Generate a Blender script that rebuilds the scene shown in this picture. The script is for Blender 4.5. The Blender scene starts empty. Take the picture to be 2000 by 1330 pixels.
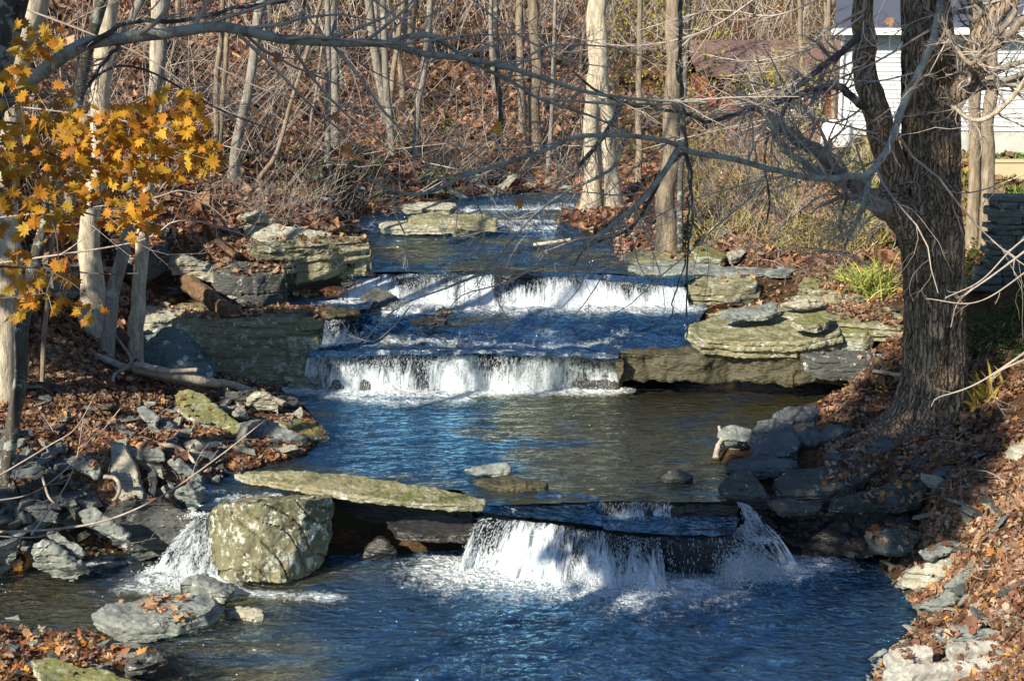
import bpy, bmesh, math, random
import numpy as np
from mathutils import Vector, Matrix
from mathutils.bvhtree import BVHTree

R = math.radians
scene = bpy.context.scene
col = scene.collection
rng = np.random.default_rng(7)
random.seed(7)

# ---------------------------------------------------------------- camera
F = 2800.0                      # focal length in pixels of the 2000 px wide photograph
CAM_H = 6.0
TILT = math.atan((665 - 100) / F)
cam_data = bpy.data.cameras.new('camera')
cam_data.sensor_width = 36.0
cam_data.lens = 36.0 * F / 2000.0
cam_data.clip_start = 0.1
cam_data.clip_end = 1500
cam = bpy.data.objects.new('camera', cam_data)
col.objects.link(cam)
cam.location = (0, 0, CAM_H)
cam.rotation_euler = (math.pi / 2 - TILT, 0, 0)
scene.camera = cam

# ---------------------------------------------------------------- light
SUN_EL = R(31)
SUN_AZ = R(222)                 # clockwise from +Y: the sun stands behind the camera, to the left
SUN = Vector((math.sin(SUN_AZ) * math.cos(SUN_EL), math.cos(SUN_AZ) * math.cos(SUN_EL), math.sin(SUN_EL)))
sun_data = bpy.data.lights.new('sun', 'SUN')
sun_data.energy = 5.0
sun_data.angle = R(0.5)
sun_data.color = (1.0, 0.90, 0.74)
sun = bpy.data.objects.new('sun', sun_data)
col.objects.link(sun)
sun.rotation_euler = SUN.to_track_quat('Z', 'Y').to_euler()
world = bpy.data.worlds.new('World')
scene.world = world
world.use_nodes = True
wn = world.node_tree
bg = wn.nodes['Background']
sky = wn.nodes.new('ShaderNodeTexSky')
sky.sky_type = 'NISHITA'
sky.sun_disc = False
sky.sun_elevation = SUN_EL
sky.sun_rotation = SUN_AZ
sky.air_density = 1.0
sky.dust_density = 0.1
sky.ozone_density = 3.0
wn.links.new(sky.outputs[0], bg.inputs[0])
bg.inputs[1].default_value = 0.08
scene.view_settings.view_transform = 'Standard'
scene.view_settings.look = 'None'
scene.view_settings.exposure = 0.95
scene.view_settings.gamma = 1.0
scene.cycles.max_bounces = 5
scene.cycles.diffuse_bounces = 2
scene.cycles.glossy_bounces = 3
scene.cycles.transparent_max_bounces = 8

# ---------------------------------------------------------------- photograph pixel -> point in the place
ST, CT = math.sin(TILT), math.cos(TILT)
def at(u, v, d):
    """point seen at pixel (u, v); d < 6 is its height z, d > 6 its distance Y"""
    a, b = (u - 1000.0) / F, (v - 665.0) / F
    dx, dy, dz = a, CT - b * ST, -(ST + b * CT)
    t = (d - CAM_H) / dz if d < 6.0 else d / dy
    return Vector((dx * t, dy * t, CAM_H + dz * t))
def atn(pts):
    return np.array([at(*p) for p in pts])

# ---------------------------------------------------------------- numpy noise
def _hash(ix, iy, iz, seed):
    h = (ix.astype(np.int64) * 374761393 + iy.astype(np.int64) * 668265263 + iz.astype(np.int64) * 2147483647 + seed * 974634777) & 0xffffffff
    h = ((h ^ (h >> 13)) * 1274126177) & 0xffffffff
    h = ((h ^ (h >> 16)) * 2246822519) & 0xffffffff
    h = h ^ (h >> 15)
    return (h & 0xffff) / 65535.0
def vnoise(x, y, z, seed=0):
    x, y, z = np.broadcast_arrays(np.asarray(x, float), np.asarray(y, float), np.asarray(z, float))
    fx, fy, fz = np.floor(x), np.floor(y), np.floor(z)
    tx, ty, tz = x - fx, y - fy, z - fz
    tx, ty, tz = [t * t * t * (t * (t * 6 - 15) + 10) for t in (tx, ty, tz)]
    r = 0
    for i in (0, 1):
        for j in (0, 1):
            for k in (0, 1):
                w = (tx if i else 1 - tx) * (ty if j else 1 - ty) * (tz if k else 1 - tz)
                r = r + w * _hash(fx + i, fy + j, fz + k, seed)
    return r * 2 - 1
def fbm(x, y, z, octv=4, seed=0, gain=0.5):
    r, a, s = 0, 1.0, 1.0
    for o in range(octv):
        r = r + a * vnoise(np.asarray(x) * s, np.asarray(y) * s, np.asarray(z) * s, seed + o * 17)
        a *= gain; s *= 2.03
    return r
def sstep(a, b, x):
    t = np.clip((x - a) / (b - a), 0, 1)
    return t * t * (3 - 2 * t)

# ---------------------------------------------------------------- mesh helpers
def make_mesh(name, V, Q=None, T=None, mats=(), smooth=True, attrs=None, uv=None):
    me = bpy.data.meshes.new(name)
    V = np.asarray(V, dtype=np.float32).reshape(-1, 3)
    Q = np.zeros((0, 4), np.int32) if Q is None else np.asarray(Q, np.int32).reshape(-1, 4)
    T = np.zeros((0, 3), np.int32) if T is None else np.asarray(T, np.int32).reshape(-1, 3)
    me.vertices.add(len(V)); me.vertices.foreach_set('co', V.ravel())
    nl = len(Q) * 4 + len(T) * 3
    me.loops.add(nl)
    me.loops.foreach_set('vertex_index', np.concatenate([Q.ravel(), T.ravel()]).astype(np.int32))
    me.polygons.add(len(Q) + len(T))
    ls = np.concatenate([np.arange(len(Q)) * 4, len(Q) * 4 + np.arange(len(T)) * 3]).astype(np.int32)
    me.polygons.foreach_set('loop_start', ls)
    me.update(calc_edges=True)
    me.polygons.foreach_set('use_smooth', np.full(len(me.polygons), smooth, dtype=bool))
    for k, a in (attrs or {}).items():
        a = np.asarray(a, np.float32)
        if a.ndim == 1:
            at_ = me.attributes.new(k, 'FLOAT', 'POINT'); at_.data.foreach_set('value', a)
        else:
            if a.shape[1] == 3: a = np.concatenate([a, np.ones((len(a), 1), np.float32)], 1)
            at_ = me.attributes.new(k, 'FLOAT_COLOR', 'POINT'); at_.data.foreach_set('color', a.ravel())
    for m in (mats if isinstance(mats, (list, tuple)) else [mats]):
        me.materials.append(m)
    me.validate()
    return me
def tag(o, label=None, cat=None, group=None, kind=None):
    if label: o['label'] = label
    if cat: o['category'] = cat
    if group: o['group'] = group
    if kind: o['kind'] = kind
    return o
def link(name, me, parent=None, loc=(0, 0, 0)):
    o = bpy.data.objects.new(name, me); col.objects.link(o)
    o.location = loc
    if parent is not None: o.parent = parent
    return o
def empty(name, loc=(0, 0, 0), rz=0.0):
    o = bpy.data.objects.new(name, None); col.objects.link(o)
    o.location = loc; o.rotation_euler = (0, 0, rz); o.empty_display_size = 0.2
    return o
def copy_tree(o, parent=None):
    c = o.copy(); col.objects.link(c)
    if parent is not None: c.parent = parent
    for ch in [x for x in o.children]: copy_tree(ch, c)
    return c
def resample(P, n):
    """smooth curve through control points (any columns)"""
    P = np.asarray(P, float)
    if len(P) == 2:
        t = np.linspace(0, 1, n)[:, None]; return P[0] * (1 - t) + P[1] * t
    d = np.r_[0, np.cumsum(np.linalg.norm(np.diff(P[:, :3], axis=0), axis=1) + 1e-6)]
    s = np.linspace(0, d[-1], n)
    Pe = np.vstack([2 * P[0] - P[1], P, 2 * P[-1] - P[-2]])
    i = np.clip(np.searchsorted(d, s, 'right') - 1, 0, len(P) - 2)
    t = ((s - d[i]) / (d[i + 1] - d[i]))[:, None]
    a, b, c, e = Pe[i], Pe[i + 1], Pe[i + 2], Pe[i + 3]
    return 0.5 * (2 * b + (c - a) * t + (2 * a - 5 * b + 4 * c - e) * t ** 2 + (3 * b - a - 3 * c + e) * t ** 3)
def tubes(P, Rr, k=5, closed=False):
    """P (N,n,3) Rr (N,n) -> vertices, quads"""
    P = np.asarray(P, float); Rr = np.asarray(Rr, float)
    N, n, _ = P.shape
    Tn = np.gradient(P, axis=1); Tn /= np.linalg.norm(Tn, axis=2, keepdims=True) + 1e-9
    mean = np.abs(Tn.mean(1)); ref = np.eye(3)[np.argmin(mean, 1)][:, None, :]
    A = np.cross(Tn, ref); A /= np.linalg.norm(A, axis=2, keepdims=True) + 1e-9
    B = np.cross(Tn, A)
    th = np.arange(k) * 2 * np.pi / k
    V = P[:, :, None, :] + Rr[:, :, None, None] * (A[:, :, None, :] * np.cos(th)[None, None, :, None] + B[:, :, None, :] * np.sin(th)[None, None, :, None])
    base = (np.arange(N)[:, None, None] * n + np.arange(n - 1)[None, :, None]) * k
    j = np.arange(k)[None, None, :]; j2 = (j + 1) % k
    Q = np.stack([base + j, base + j2, base + k + j2, base + k + j], -1).reshape(-1, 4)
    return V.reshape(-1, 3), Q
class Acc:
    def __init__(s): s.V = []; s.Q = []; s.T = []; s.A = []; s.n = 0
    def add(s, V, Q=None, T=None, a=None):
        V = np.asarray(V).reshape(-1, 3)
        s.V.append(V)
        if Q is not None and len(Q): s.Q.append(np.asarray(Q) + s.n)
        if T is not None and len(T): s.T.append(np.asarray(T) + s.n)
        if a is not None: s.A.append(np.broadcast_to(np.asarray(a, float), (len(V), 3)))
        s.n += len(V); return s
    def tube(s, P, r0, r1=None, n=12, k=6, a=None):
        P = np.asarray(P, float); P = resample(P, n)
        r = np.linspace(r0, r0 if r1 is None else r1, n)
        return s.add(*tubes(P[None], r[None], k), a=a)
    def box(s, lo, hi, M=None, a=None):
        x0, y0, z0 = lo; x1, y1, z1 = hi
        V = np.array([[x0,y0,z0],[x1,y0,z0],[x1,y1,z0],[x0,y1,z0],[x0,y0,z1],[x1,y0,z1],[x1,y1,z1],[x0,y1,z1]], float)
        if M is not None: V = np.array([M @ Vector(v) for v in V])
        return s.add(V, [[0,3,2,1],[4,5,6,7],[0,1,5,4],[1,2,6,5],[2,3,7,6],[3,0,4,7]], a=a)
    def mesh(s, name, mats, smooth=True):
        return make_mesh(name, np.concatenate(s.V), np.concatenate(s.Q) if s.Q else None, np.concatenate(s.T) if s.T else None, mats, smooth,
                         attrs={'col': np.concatenate(s.A)} if s.A else None)
def unit(a):
    return a / (np.linalg.norm(a, axis=-1, keepdims=True) + 1e-9)
def grow(PP, RR, count, tr=(0.2, 0.97), lf=(0.3, 0.5), ang=(35, 65), n=6, up=0.05, wig=0.15, rr=0.6, seed=1, tip=0.25, droop=0.0, lmin=0.0, taperlen=0.5):
    g = np.random.default_rng(seed)
    M, m, _ = PP.shape
    idx = np.repeat(np.arange(M), count); N = len(idx)
    t = g.uniform(tr[0], tr[1], N); f = t * (m - 1); i0 = np.minimum(f.astype(int), m - 2); w = (f - i0)[:, None]
    A, B = PP[idx, i0], PP[idx, i0 + 1]
    pos = A * (1 - w) + B * w; tan = unit(B - A)
    r0 = (RR[idx, i0] * (1 - w[:, 0]) + RR[idx, i0 + 1] * w[:, 0]) * rr * g.uniform(0.7, 1, N)
    L = np.linalg.norm(np.diff(PP, axis=1), axis=2).sum(1)[idx] * g.uniform(lf[0], lf[1], N) * (1 - taperlen * t)
    L = np.maximum(L, lmin)
    rp = unit(np.cross(tan, g.normal(size=(N, 3))))
    an = np.radians(g.uniform(ang[0], ang[1], N))[:, None]
    d = unit(tan * np.cos(an) + rp * np.sin(an))
    out = np.zeros((N, n, 3)); out[:, 0] = pos
    for j in range(1, n):
        d = unit(d + wig * g.normal(size=(N, 3)) + np.array([0, 0, up - droop * j / n]))
        out[:, j] = out[:, j - 1] + d * (L / (n - 1))[:, None]
    rad = r0[:, None] * np.linspace(1, tip, n)[None]
    return out, rad

# ---------------------------------------------------------------- material helpers
class NT:
    def __init__(s, name):
        s.m = bpy.data.materials.new(name); s.m.use_nodes = True
        s.t = s.m.node_tree; s.t.nodes.clear()
        s.out = s.t.nodes.new('ShaderNodeOutputMaterial')
        s.p = s.t.nodes.new('ShaderNodeBsdfPrincipled')
        s.t.links.new(s.p.outputs[0], s.out.inputs[0])
        s.co = s.t.nodes.new('ShaderNodeTexCoord')
    def link(s, a, b): s.t.links.new(a, b)
    def map(s, scale=(1, 1, 1), src='Object', rot=(0, 0, 0)):
        n = s.t.nodes.new('ShaderNodeMapping'); n.inputs['Scale'].default_value = scale; n.inputs['Rotation'].default_value = rot
        s.link(s.co.outputs[src], n.inputs[0]); return n.outputs[0]
    def noise(s, vec, scale, detail=5, rough=0.6, dist=0.0):
        n = s.t.nodes.new('ShaderNodeTexNoise'); n.inputs['Scale'].default_value = scale
        n.inputs['Detail'].default_value = detail; n.inputs['Roughness'].default_value = rough; n.inputs['Distortion'].default_value = dist
        if vec is not None: s.link(vec, n.inputs['Vector'])
        return n.outputs[0]
    def voro(s, vec, scale, feature='F1', out=0, rnd=1.0):
        n = s.t.nodes.new('ShaderNodeTexVoronoi'); n.feature = feature; n.inputs['Scale'].default_value = scale
        n.inputs['Randomness'].default_value = rnd
        s.link(vec, n.inputs['Vector']); return n.outputs[out]
    def ramp(s, fac, stops, interp='LINEAR'):
        n = s.t.nodes.new('ShaderNodeValToRGB'); cr = n.color_ramp; cr.interpolation = interp
        while len(cr.elements) < len(stops): cr.elements.new(0.5)
        for e, (p, c) in zip(cr.elements, stops):
            e.position = p; e.color = (c, c, c, 1) if isinstance(c, (int, float)) else (*c, 1)
        s.link(fac, n.inputs[0]); return n.outputs[0]
    def mix(s, fac, a, b, blend='MIX'):
        n = s.t.nodes.new('ShaderNodeMix'); n.data_type = 'RGBA'; n.blend_type = blend; n.clamp_factor = True
        for sock, v in ((n.inputs[0], fac), (n.inputs[6], a), (n.inputs[7], b)):
            if isinstance(v, (int, float)): sock.default_value = v if sock.type == 'VALUE' else (v, v, v, 1)
            elif isinstance(v, tuple): sock.default_value = (*v, 1)
            else: s.link(v, sock)
        return n.outputs[2]
    def math(s, op, a, b=0.0, c=None):
        n = s.t.nodes.new('ShaderNodeMath'); n.operation = op
        for i, v in enumerate([a, b] + ([c] if c is not None else [])):
            if isinstance(v, (int, float)): n.inputs[i].default_value = v
            else: s.link(v, n.inputs[i])
        return n.outputs[0]
    def attr(s, name, out='Color'):
        n = s.t.nodes.new('ShaderNodeAttribute'); n.attribute_name = name; return n.outputs[out]
    def rand(s):
        return s.t.nodes.new('ShaderNodeObjectInfo').outputs['Random']
    def normal_z(s):
        g = s.t.nodes.new('ShaderNodeNewGeometry'); x = s.t.nodes.new('ShaderNodeSeparateXYZ'); s.link(g.outputs['Normal'], x.inputs[0]); return x.outputs['Z']
    def bump(s, h, strength=0.5, dist=0.02):
        n = s.t.nodes.new('ShaderNodeBump'); n.inputs['Strength'].default_value = strength; n.inputs['Distance'].default_value = dist
        s.link(h, n.inputs['Height']); s.link(n.outputs[0], s.p.inputs['Normal']); return n
    def set(s, col=None, rough=None, spec=None, ior=None):
        for k, v in (('Base Color', col), ('Roughness', rough), ('Specular IOR Level', spec), ('IOR', ior)):
            if v is None: continue
            i = s.p.inputs[k]
            if isinstance(v, (int, float)): i.default_value = v
            elif isinstance(v, tuple): i.default_value = (*v, 1)
            else: s.link(v, i)
        return s.m

def rock_material(name, c1, c2, moss=0.0, lichen=0.0, wet=0.0, strata=6.0, spots=0.0, mossc=(0.085, 0.095, 0.022)):
    t = NT(name)
    v = t.map()
    vs = t.map((1, 1, strata))
    big = t.noise(v, 1.7, 6, 0.65)
    fine = t.noise(v, 22, 4, 0.7)
    st = t.noise(vs, 3.0, 5, 0.7)
    c = t.mix(t.ramp(big, [(0.35, 0.0), (0.65, 1.0)]), c1, c2)
    c = t.mix(t.ramp(st, [(0.38, 0.75), (0.5, 0.0)]), c, tuple(x * 0.45 for x in c1))
    c = t.mix(t.ramp(fine, [(0.3, 0.5), (0.55, 0.0)]), c, tuple(x * 0.55 for x in c2))
    if lichen:
        l = t.ramp(t.noise(v, 7.0, 5, 0.75), [(0.62 - lichen * 0.2, 0.0), (0.66 - lichen * 0.2, 1.0)])
        c = t.mix(l, c, (0.42, 0.44, 0.38))
    if spots:
        vd = t.voro(v, 5.0, out=0, rnd=1.0)
        ring = t.ramp(vd, [(0.0, 0.8), (0.13, 0.55), (0.19, 1.0), (0.24, 0.8), (0.27, 0.0)])
        keep = t.ramp(t.noise(v, 1.5, 2), [(0.42, 0.0), (0.5, 1.0)])
        c = t.mix(t.math('MULTIPLY', ring, t.math('MULTIPLY', keep, spots)), c, (0.5, 0.53, 0.5))
    if moss:
        up = t.math('ADD', t.math('MULTIPLY', t.normal_z(), 0.22), t.math('ADD', t.math('MULTIPLY', t.noise(v, 2.6, 8, 0.75), .75), t.math('MULTIPLY', t.noise(v, 14, 4, 0.7), .35)))
        mm = t.ramp(up, [(1.02 - moss * 0.42, 0.0), (1.14 - moss * 0.42, 0.9)])
        mc = t.mix(t.noise(v, 30, 3), tuple(x * 0.5 for x in mossc), tuple(x * 1.5 for x in mossc))
        c = t.mix(mm, c, mc)
    cr = t.ramp(t.voro(t.map((1, 1, strata * .5)), 4.5, 'DISTANCE_TO_EDGE'), [(0.0, 0.0), (0.05, 1.0)])
    c = t.mix(t.math('MULTIPLY', t.math('SUBTRACT', 1.0, cr), t.ramp(big, [(.45, 0.0), (.6, .8)])), c, tuple(x * 0.3 for x in c1))
    fl = t.voro(t.map((1.3, 1, strata * .6)), 9.0, 'F1', 0)
    b = t.math('ADD', t.math('MULTIPLY', st, 0.9), t.math('ADD', t.math('MULTIPLY', fine, 0.45), t.math('ADD', t.math('MULTIPLY', t.noise(v, 70, 3), 0.15), t.math('MULTIPLY', fl, .5))))
    t.bump(b, 0.9, 0.032)
    return t.set(c, 0.85 if not wet else 0.85 - 0.6 * wet, 0.3 + 0.3 * wet)

def bark_material(name, c1, c2, lichen=0.0, vs=0.16, scale=9, bump=0.8, plates=False):
    t = NT(name)
    v = t.map((1, 1, vs)); v0 = t.map()
    n1 = t.noise(v, scale, 6, 0.7, 0.3)
    n2 = t.noise(v, scale * 3.3, 4, 0.65)
    c = t.mix(t.ramp(n1, [(0.36, 0.0), (0.6, 1.0)]), c1, c2)
    c = t.mix(t.ramp(n2, [(0.3, 0.6), (0.5, 0.0)]), c, tuple(x * 0.45 for x in c1))
    c = t.mix(t.ramp(t.noise(v0, 1.1, 4), [(0.4, 0.0), (0.7, 0.45)]), c, tuple(x * 0.6 for x in c2))
    if lichen:
        c = t.mix(t.ramp(t.noise(v0, 6, 6, 0.75), [(0.6 - 0.15 * lichen, 0.0), (0.66 - 0.15 * lichen, 0.9)]), c, (0.30, 0.34, 0.29))
    hgt = t.math('ADD', n1, t.math('MULTIPLY', n2, 0.5))
    if plates:
        wv = t.t.nodes.new('ShaderNodeVectorMath'); wv.operation = 'ADD'; sc = t.t.nodes.new('ShaderNodeVectorMath'); sc.operation = 'SCALE'; sc.inputs['Scale'].default_value = .22
        nn_ = t.t.nodes.new('ShaderNodeTexNoise'); nn_.inputs['Scale'].default_value = 4; t.link(v0, nn_.inputs['Vector']); t.link(nn_.outputs['Color'], sc.inputs[0])
        t.link(t.map((1.25, 1.25, .11)), wv.inputs[0]); t.link(sc.outputs[0], wv.inputs[1])
        ed = t.ramp(t.voro(wv.outputs[0], 13.0, 'DISTANCE_TO_EDGE'), [(0.0, 0.0), (0.16, 1.0)])
        c = t.mix(t.math('MULTIPLY', t.math('SUBTRACT', 1.0, ed), .7), c, tuple(x * 0.5 for x in c1))
        c = t.mix(t.ramp(t.noise(v0, 26, 3), [(.5, 0.0), (.75, .5)]), c, tuple(min(1, x * 1.5) for x in c2))
        hgt = t.math('ADD', hgt, t.math('MULTIPLY', ed, 1.2))
    t.bump(hgt, bump, 0.03)
    return t.set(c, 0.9, 0.2)

def leaf_material(name, thin=0.35):
    t = NT(name)
    a = t.attr('col')
    n = t.noise(t.map(), 14, 3)
    c = t.mix(t.ramp(n, [(0.35, 0.35), (0.6, 0.0)]), a, (0.08, 0.035, 0.015))
    t.set(c, 0.6, 0.3)
    tr = t.t.nodes.new('ShaderNodeBsdfTranslucent'); t.link(c, tr.inputs[0])
    mx = t.t.nodes.new('ShaderNodeMixShader'); mx.inputs[0].default_value = thin
    t.link(t.p.outputs[0], mx.inputs[1]); t.link(tr.outputs[0], mx.inputs[2]); t.link(mx.outputs[0], t.out.inputs[0])
    return t.m
M = {}
M['pale'] = rock_material('sandstone_pale', (0.30, 0.28, 0.21), (0.40, 0.385, 0.30), moss=0.3, lichen=0.35)
M['ledge'] = rock_material('sandstone_ledge', (0.19, 0.175, 0.10), (0.33, 0.31, 0.20), moss=0.7, lichen=0.3)
M['mossy'] = rock_material('mossy_stone', (0.22, 0.22, 0.14), (0.32, 0.31, 0.22), moss=0.95, lichen=0.5, mossc=(0.12, 0.125, 0.03))
M['slate'] = rock_material('slate_grey', (0.16, 0.18, 0.17), (0.26, 0.28, 0.25), moss=0.1, lichen=0.15, strata=3)
M['blue'] = rock_material('slate_blue', (0.085, 0.095, 0.098), (0.15, 0.165, 0.165), moss=0.25, lichen=0.05, strata=2)
M['spotted'] = rock_material('slate_lichen_rings', (0.10, 0.14, 0.14), (0.15, 0.19, 0.175), spots=0.9, strata=1.5)
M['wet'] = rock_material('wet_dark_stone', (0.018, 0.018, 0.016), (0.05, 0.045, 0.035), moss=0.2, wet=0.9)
M['olive'] = rock_material('wet_shaded_olive_stone', (0.03, 0.027, 0.015), (0.085, 0.075, 0.038), moss=0.45, wet=0.5, lichen=0.0)  # olive darkened: shade on the ledge wall is put into the colour
M['boulder'] = rock_material('boulder_lichen', (0.10, 0.098, 0.055), (0.22, 0.21, 0.13), moss=0.65, lichen=0.42, strata=.6, mossc=(0.10, 0.098, 0.022))
M['concrete'] = rock_material('old_concrete', (0.34, 0.33, 0.29), (0.48, 0.46, 0.41), strata=1, lichen=0.3)
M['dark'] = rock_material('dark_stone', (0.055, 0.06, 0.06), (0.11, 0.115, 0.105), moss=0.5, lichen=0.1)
M['bark_big'] = bark_material('bark_furrowed', (0.16, 0.11, 0.07), (0.44, 0.33, 0.225), vs=0.2, scale=12, bump=1.0, plates=True)
M['bark_dark'] = bark_material('bark_dark', (0.05, 0.042, 0.035), (0.105, 0.095, 0.08), lichen=0.5)
M['bark_lichen'] = bark_material('bark_grey_green', (0.15, 0.145, 0.12), (0.28, 0.27, 0.23), lichen=1.0)
M['bark_pale'] = bark_material('bark_pale', (0.26, 0.22, 0.16), (0.60, 0.53, 0.40), vs=0.22, scale=16, bump=0.8)
M['bark_tan'] = bark_material('bark_tan', (0.13, 0.10, 0.07), (0.34, 0.28, 0.20), vs=0.2, scale=14, bump=0.9)  # tan kept dark: partial shade on far trunks is put into the colour
M['bark_grey'] = bark_material('bark_grey', (0.16, 0.14, 0.12), (0.30, 0.27, 0.23), lichen=0.4)
M['twig'] = bark_material('twig_grey', (0.28, 0.23, 0.19), (0.48, 0.42, 0.36), scale=4, bump=0.2)
M['twig_dark'] = bark_material('twig_dark', (0.07, 0.06, 0.055), (0.15, 0.13, 0.12), scale=4, bump=0.2)
M['wood'] = bark_material('rotten_wood', (0.06, 0.04, 0.025), (0.22, 0.14, 0.08), vs=0.5, scale=14)
M['drift'] = bark_material('driftwood', (0.28, 0.23, 0.17), (0.45, 0.39, 0.31), vs=0.3)
M['leaf'] = leaf_material('autumn_leaf', .5)
M['litter'] = leaf_material('fallen_leaf', 0.12)
# ================================================================ water levels and outlines
POOLS = {
 'lower': [(300,1290,0),(200,1240,0),(60,1228,0),(-150,1215,0),(-260,1150,0),(-160,1118,0),(60,1118,0),(180,1085,0),(300,1075,0),(420,1085,0),(640,1085,0),(900,1075,0),
           (1300,1060,0),(1450,1060,0),(1600,1060,0),(1700,1085,0),(1750,1150,0),(1790,1200,0),(1750,1250,0),(1705,1300,0),(1690,1345,0)],
 'middle': [(530,747,.7),(600,795,.7),(645,850,.7),(600,890,.7),(470,925,.7),(380,950,.7),(365,985,.7),(430,1000,.7),(545,985,.7),(600,952,.7),(900,956,.7),(945,985,.7),(1170,978,.7),(1445,978,.7),
            (1425,935,.7),(1395,885,.7),(1480,835,.7),(1560,795,.7),(1640,765,.7),(1620,742,.7),(1210,740,.7),(600,740,.7)],
 'terrace': [(600,692,1.35),(1210,692,1.35),(1340,692,1.35),(1350,640,1.62),(1380,600,1.75),(1350,575,1.75),(1000,575,1.75),(700,575,1.75),(640,600,1.75),(640,640,1.62),(630,660,1.5)],
 'shelf': [(452,619,1.86),(450,600,1.86),(520,586,1.86),(665,578,1.86),(730,588,1.86),(718,604,1.86),(640,616,1.86),(560,619,1.86)],
 'upper': [(724,532,2.16),(960,532,2.16),(1220,535,2.16),(1340,548,2.16),(1400,535,2.16),(1300,520,2.16),(1200,505,2.16),(1180,470,2.2),(1075,445,2.35),(1090,425,2.5),(1140,395,2.65),(1150,376,2.8),(1060,372,2.8),(960,378,2.78),(900,388,2.7),
           (800,408,2.6),(700,430,2.42),(700,455,2.3),(724,480,2.18)],
}
LEVELS = {
 'lower': ([0, 50], [0, 0]), 'middle': ([0, 50], [.7, .7]), 'shelf': ([0, 50], [1.86, 1.86]),
 'terrace': ([22.0, 22.5, 22.9, 23.3, 24.4, 30], [1.35, 1.38, 1.52, 1.70, 1.75, 1.75]),
 'upper': ([24, 26.6, 27.2, 28.6, 29.4, 29.9, 31.4, 32.0, 33.4, 36], [2.16, 2.17, 2.23, 2.27, 2.33, 2.47, 2.54, 2.68, 2.76, 2.80]),
}
POLY = {k: atn(v)[:, :2] for k, v in POOLS.items()}
POLY['lower'] = np.vstack([POLY['lower'], [[2.9, 9.0], [3.4, -25.0], [-4.0, -25.0], [-3.6, 9.0], [-3.0, 12.0]]])
def sdist(poly, x, y):
    """signed distance, negative inside"""
    d = np.full(x.shape, 1e9); ins = np.zeros(x.shape, bool)
    n = len(poly)
    for i in range(n):
        a, b = poly[i], poly[(i + 1) % n]
        e = b - a; wx, wy = x - a[0], y - a[1]
        t = np.clip((wx * e[0] + wy * e[1]) / (e @ e + 1e-12), 0, 1)
        d = np.minimum(d, np.hypot(wx - t * e[0], wy - t * e[1]))
        c = (a[1] > y) != (b[1] > y)
        with np.errstate(divide='ignore', invalid='ignore'):
            xx = (b[0] - a[0]) * (y - a[1]) / (b[1] - a[1] + 1e-12) + a[0]
        ins ^= c & (x < xx)
    return np.where(ins, -d, d)

# ================================================================ land heights, control points (pixel u, v, height or distance)
CP = [(0,1330,.42),(150,1300,.3),(300,1325,.2),(100,1262,.2),(50,1095,.3),(220,1085,.28),(100,1010,.85),(300,965,.85),(0,900,1.25),(200,880,1.1),(400,880,.95),(560,850,.78),
      (0,760,1.65),(150,780,1.4),(300,780,1.2),(450,760,1.0),(50,680,2.0),(265,705,1.42),(180,640,1.9),(20,560,2.7),(150,560,2.4),(350,590,1.95),(300,520,2.45),(470,570,1.98),
      (100,450,3.2),(300,430,3.15),(450,450,2.9),(600,450,2.75),(690,425,2.75),(500,395,3.25),(650,390,3.0),(800,380,2.95),(300,350,3.6),(0,300,4.4),(0,150,27),(300,200,30),(500,300,30),
      (500,150,36),(500,0,44),(0,0,32),(900,300,36),(900,200,41),(900,100,46),(900,0,52),(1060,352,35),(1100,200,44),(1100,100,50),(1100,0,58),
      (1155,408,31),(1200,417,30.5),(1303,480,26.5),(1250,440,28),(1400,475,26.2),(1550,505,25.2),(1500,400,28),(1500,330,31),(1650,300,34),(1700,282,36),(1950,360,30),(1900,500,23.5),
      (1950,560,21.5),(1990,650,19.5),(1990,750,18),(1990,900,16),(1990,1050,14.5),(1990,1200,13.2),(1990,1320,12.2),(1800,835,18.7),(1900,780,18.7),(1660,870,18.2),(1700,540,24.4),(1700,620,22.8),(1650,720,21.4),
      (1750,950,16.8),(1850,1000,15.8),(1830,1110,14.9),(1880,1180,14.0),(1500,150,60),(1500,60,72),(1990,150,62),(1990,20,78)]
cpw = atn(CP)
extra = np.array([(-12,12,3.5),(-12,20,4.5),(-16,30,6.5),(-22,42,10),(-30,60,16),(-10,60,11),(10,80,11),(30,60,5.5),(22,40,4.2),(14,25,3.6),(11,15,3.0),(9,8,2.6),(-8,5,2.8),(0,110,20),(-50,110,30),(50,110,15),
                  (40,20,4.5),(-40,20,8),(-40,-30,6),(40,-30,5),(-8,-20,2.5),(8,-20,2.5),(5,5,1.0),(-5.5,6,1.0),(6.3,10.5,0.8),(-6,10.5,1.0),(0,150,26),(100,150,28),(-100,150,40),(100,0,10),(-100,0,18),(-100,-100,15),(100,-100,10),(17,45,4.3),(10,45,3.9),(24,50,4.6)])
cp = np.vstack([cpw, extra])
def tps_fit(P, z, lam=0.02):
    n = len(P); d = np.hypot(P[:, None, 0] - P[None, :, 0], P[:, None, 1] - P[None, :, 1])
    K = d * d * np.log(d + 1e-9) + lam * np.eye(n)
    A = np.zeros((n + 3, n + 3)); A[:n, :n] = K; A[:n, n] = 1; A[:n, n + 1:] = P; A[n, :n] = 1; A[n + 1:, :n] = P.T
    return np.linalg.solve(A, np.r_[z, 0, 0, 0])
wts = tps_fit(cp[:, :2], cp[:, 2])
def tps(x, y):
    r = wts[len(cp)] + wts[len(cp) + 1] * x + wts[len(cp) + 2] * y
    for i in range(len(cp)):
        d = np.hypot(x - cp[i, 0], y - cp[i, 1]); r = r + wts[i] * d * d * np.log(d + 1e-9)
    return r
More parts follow.
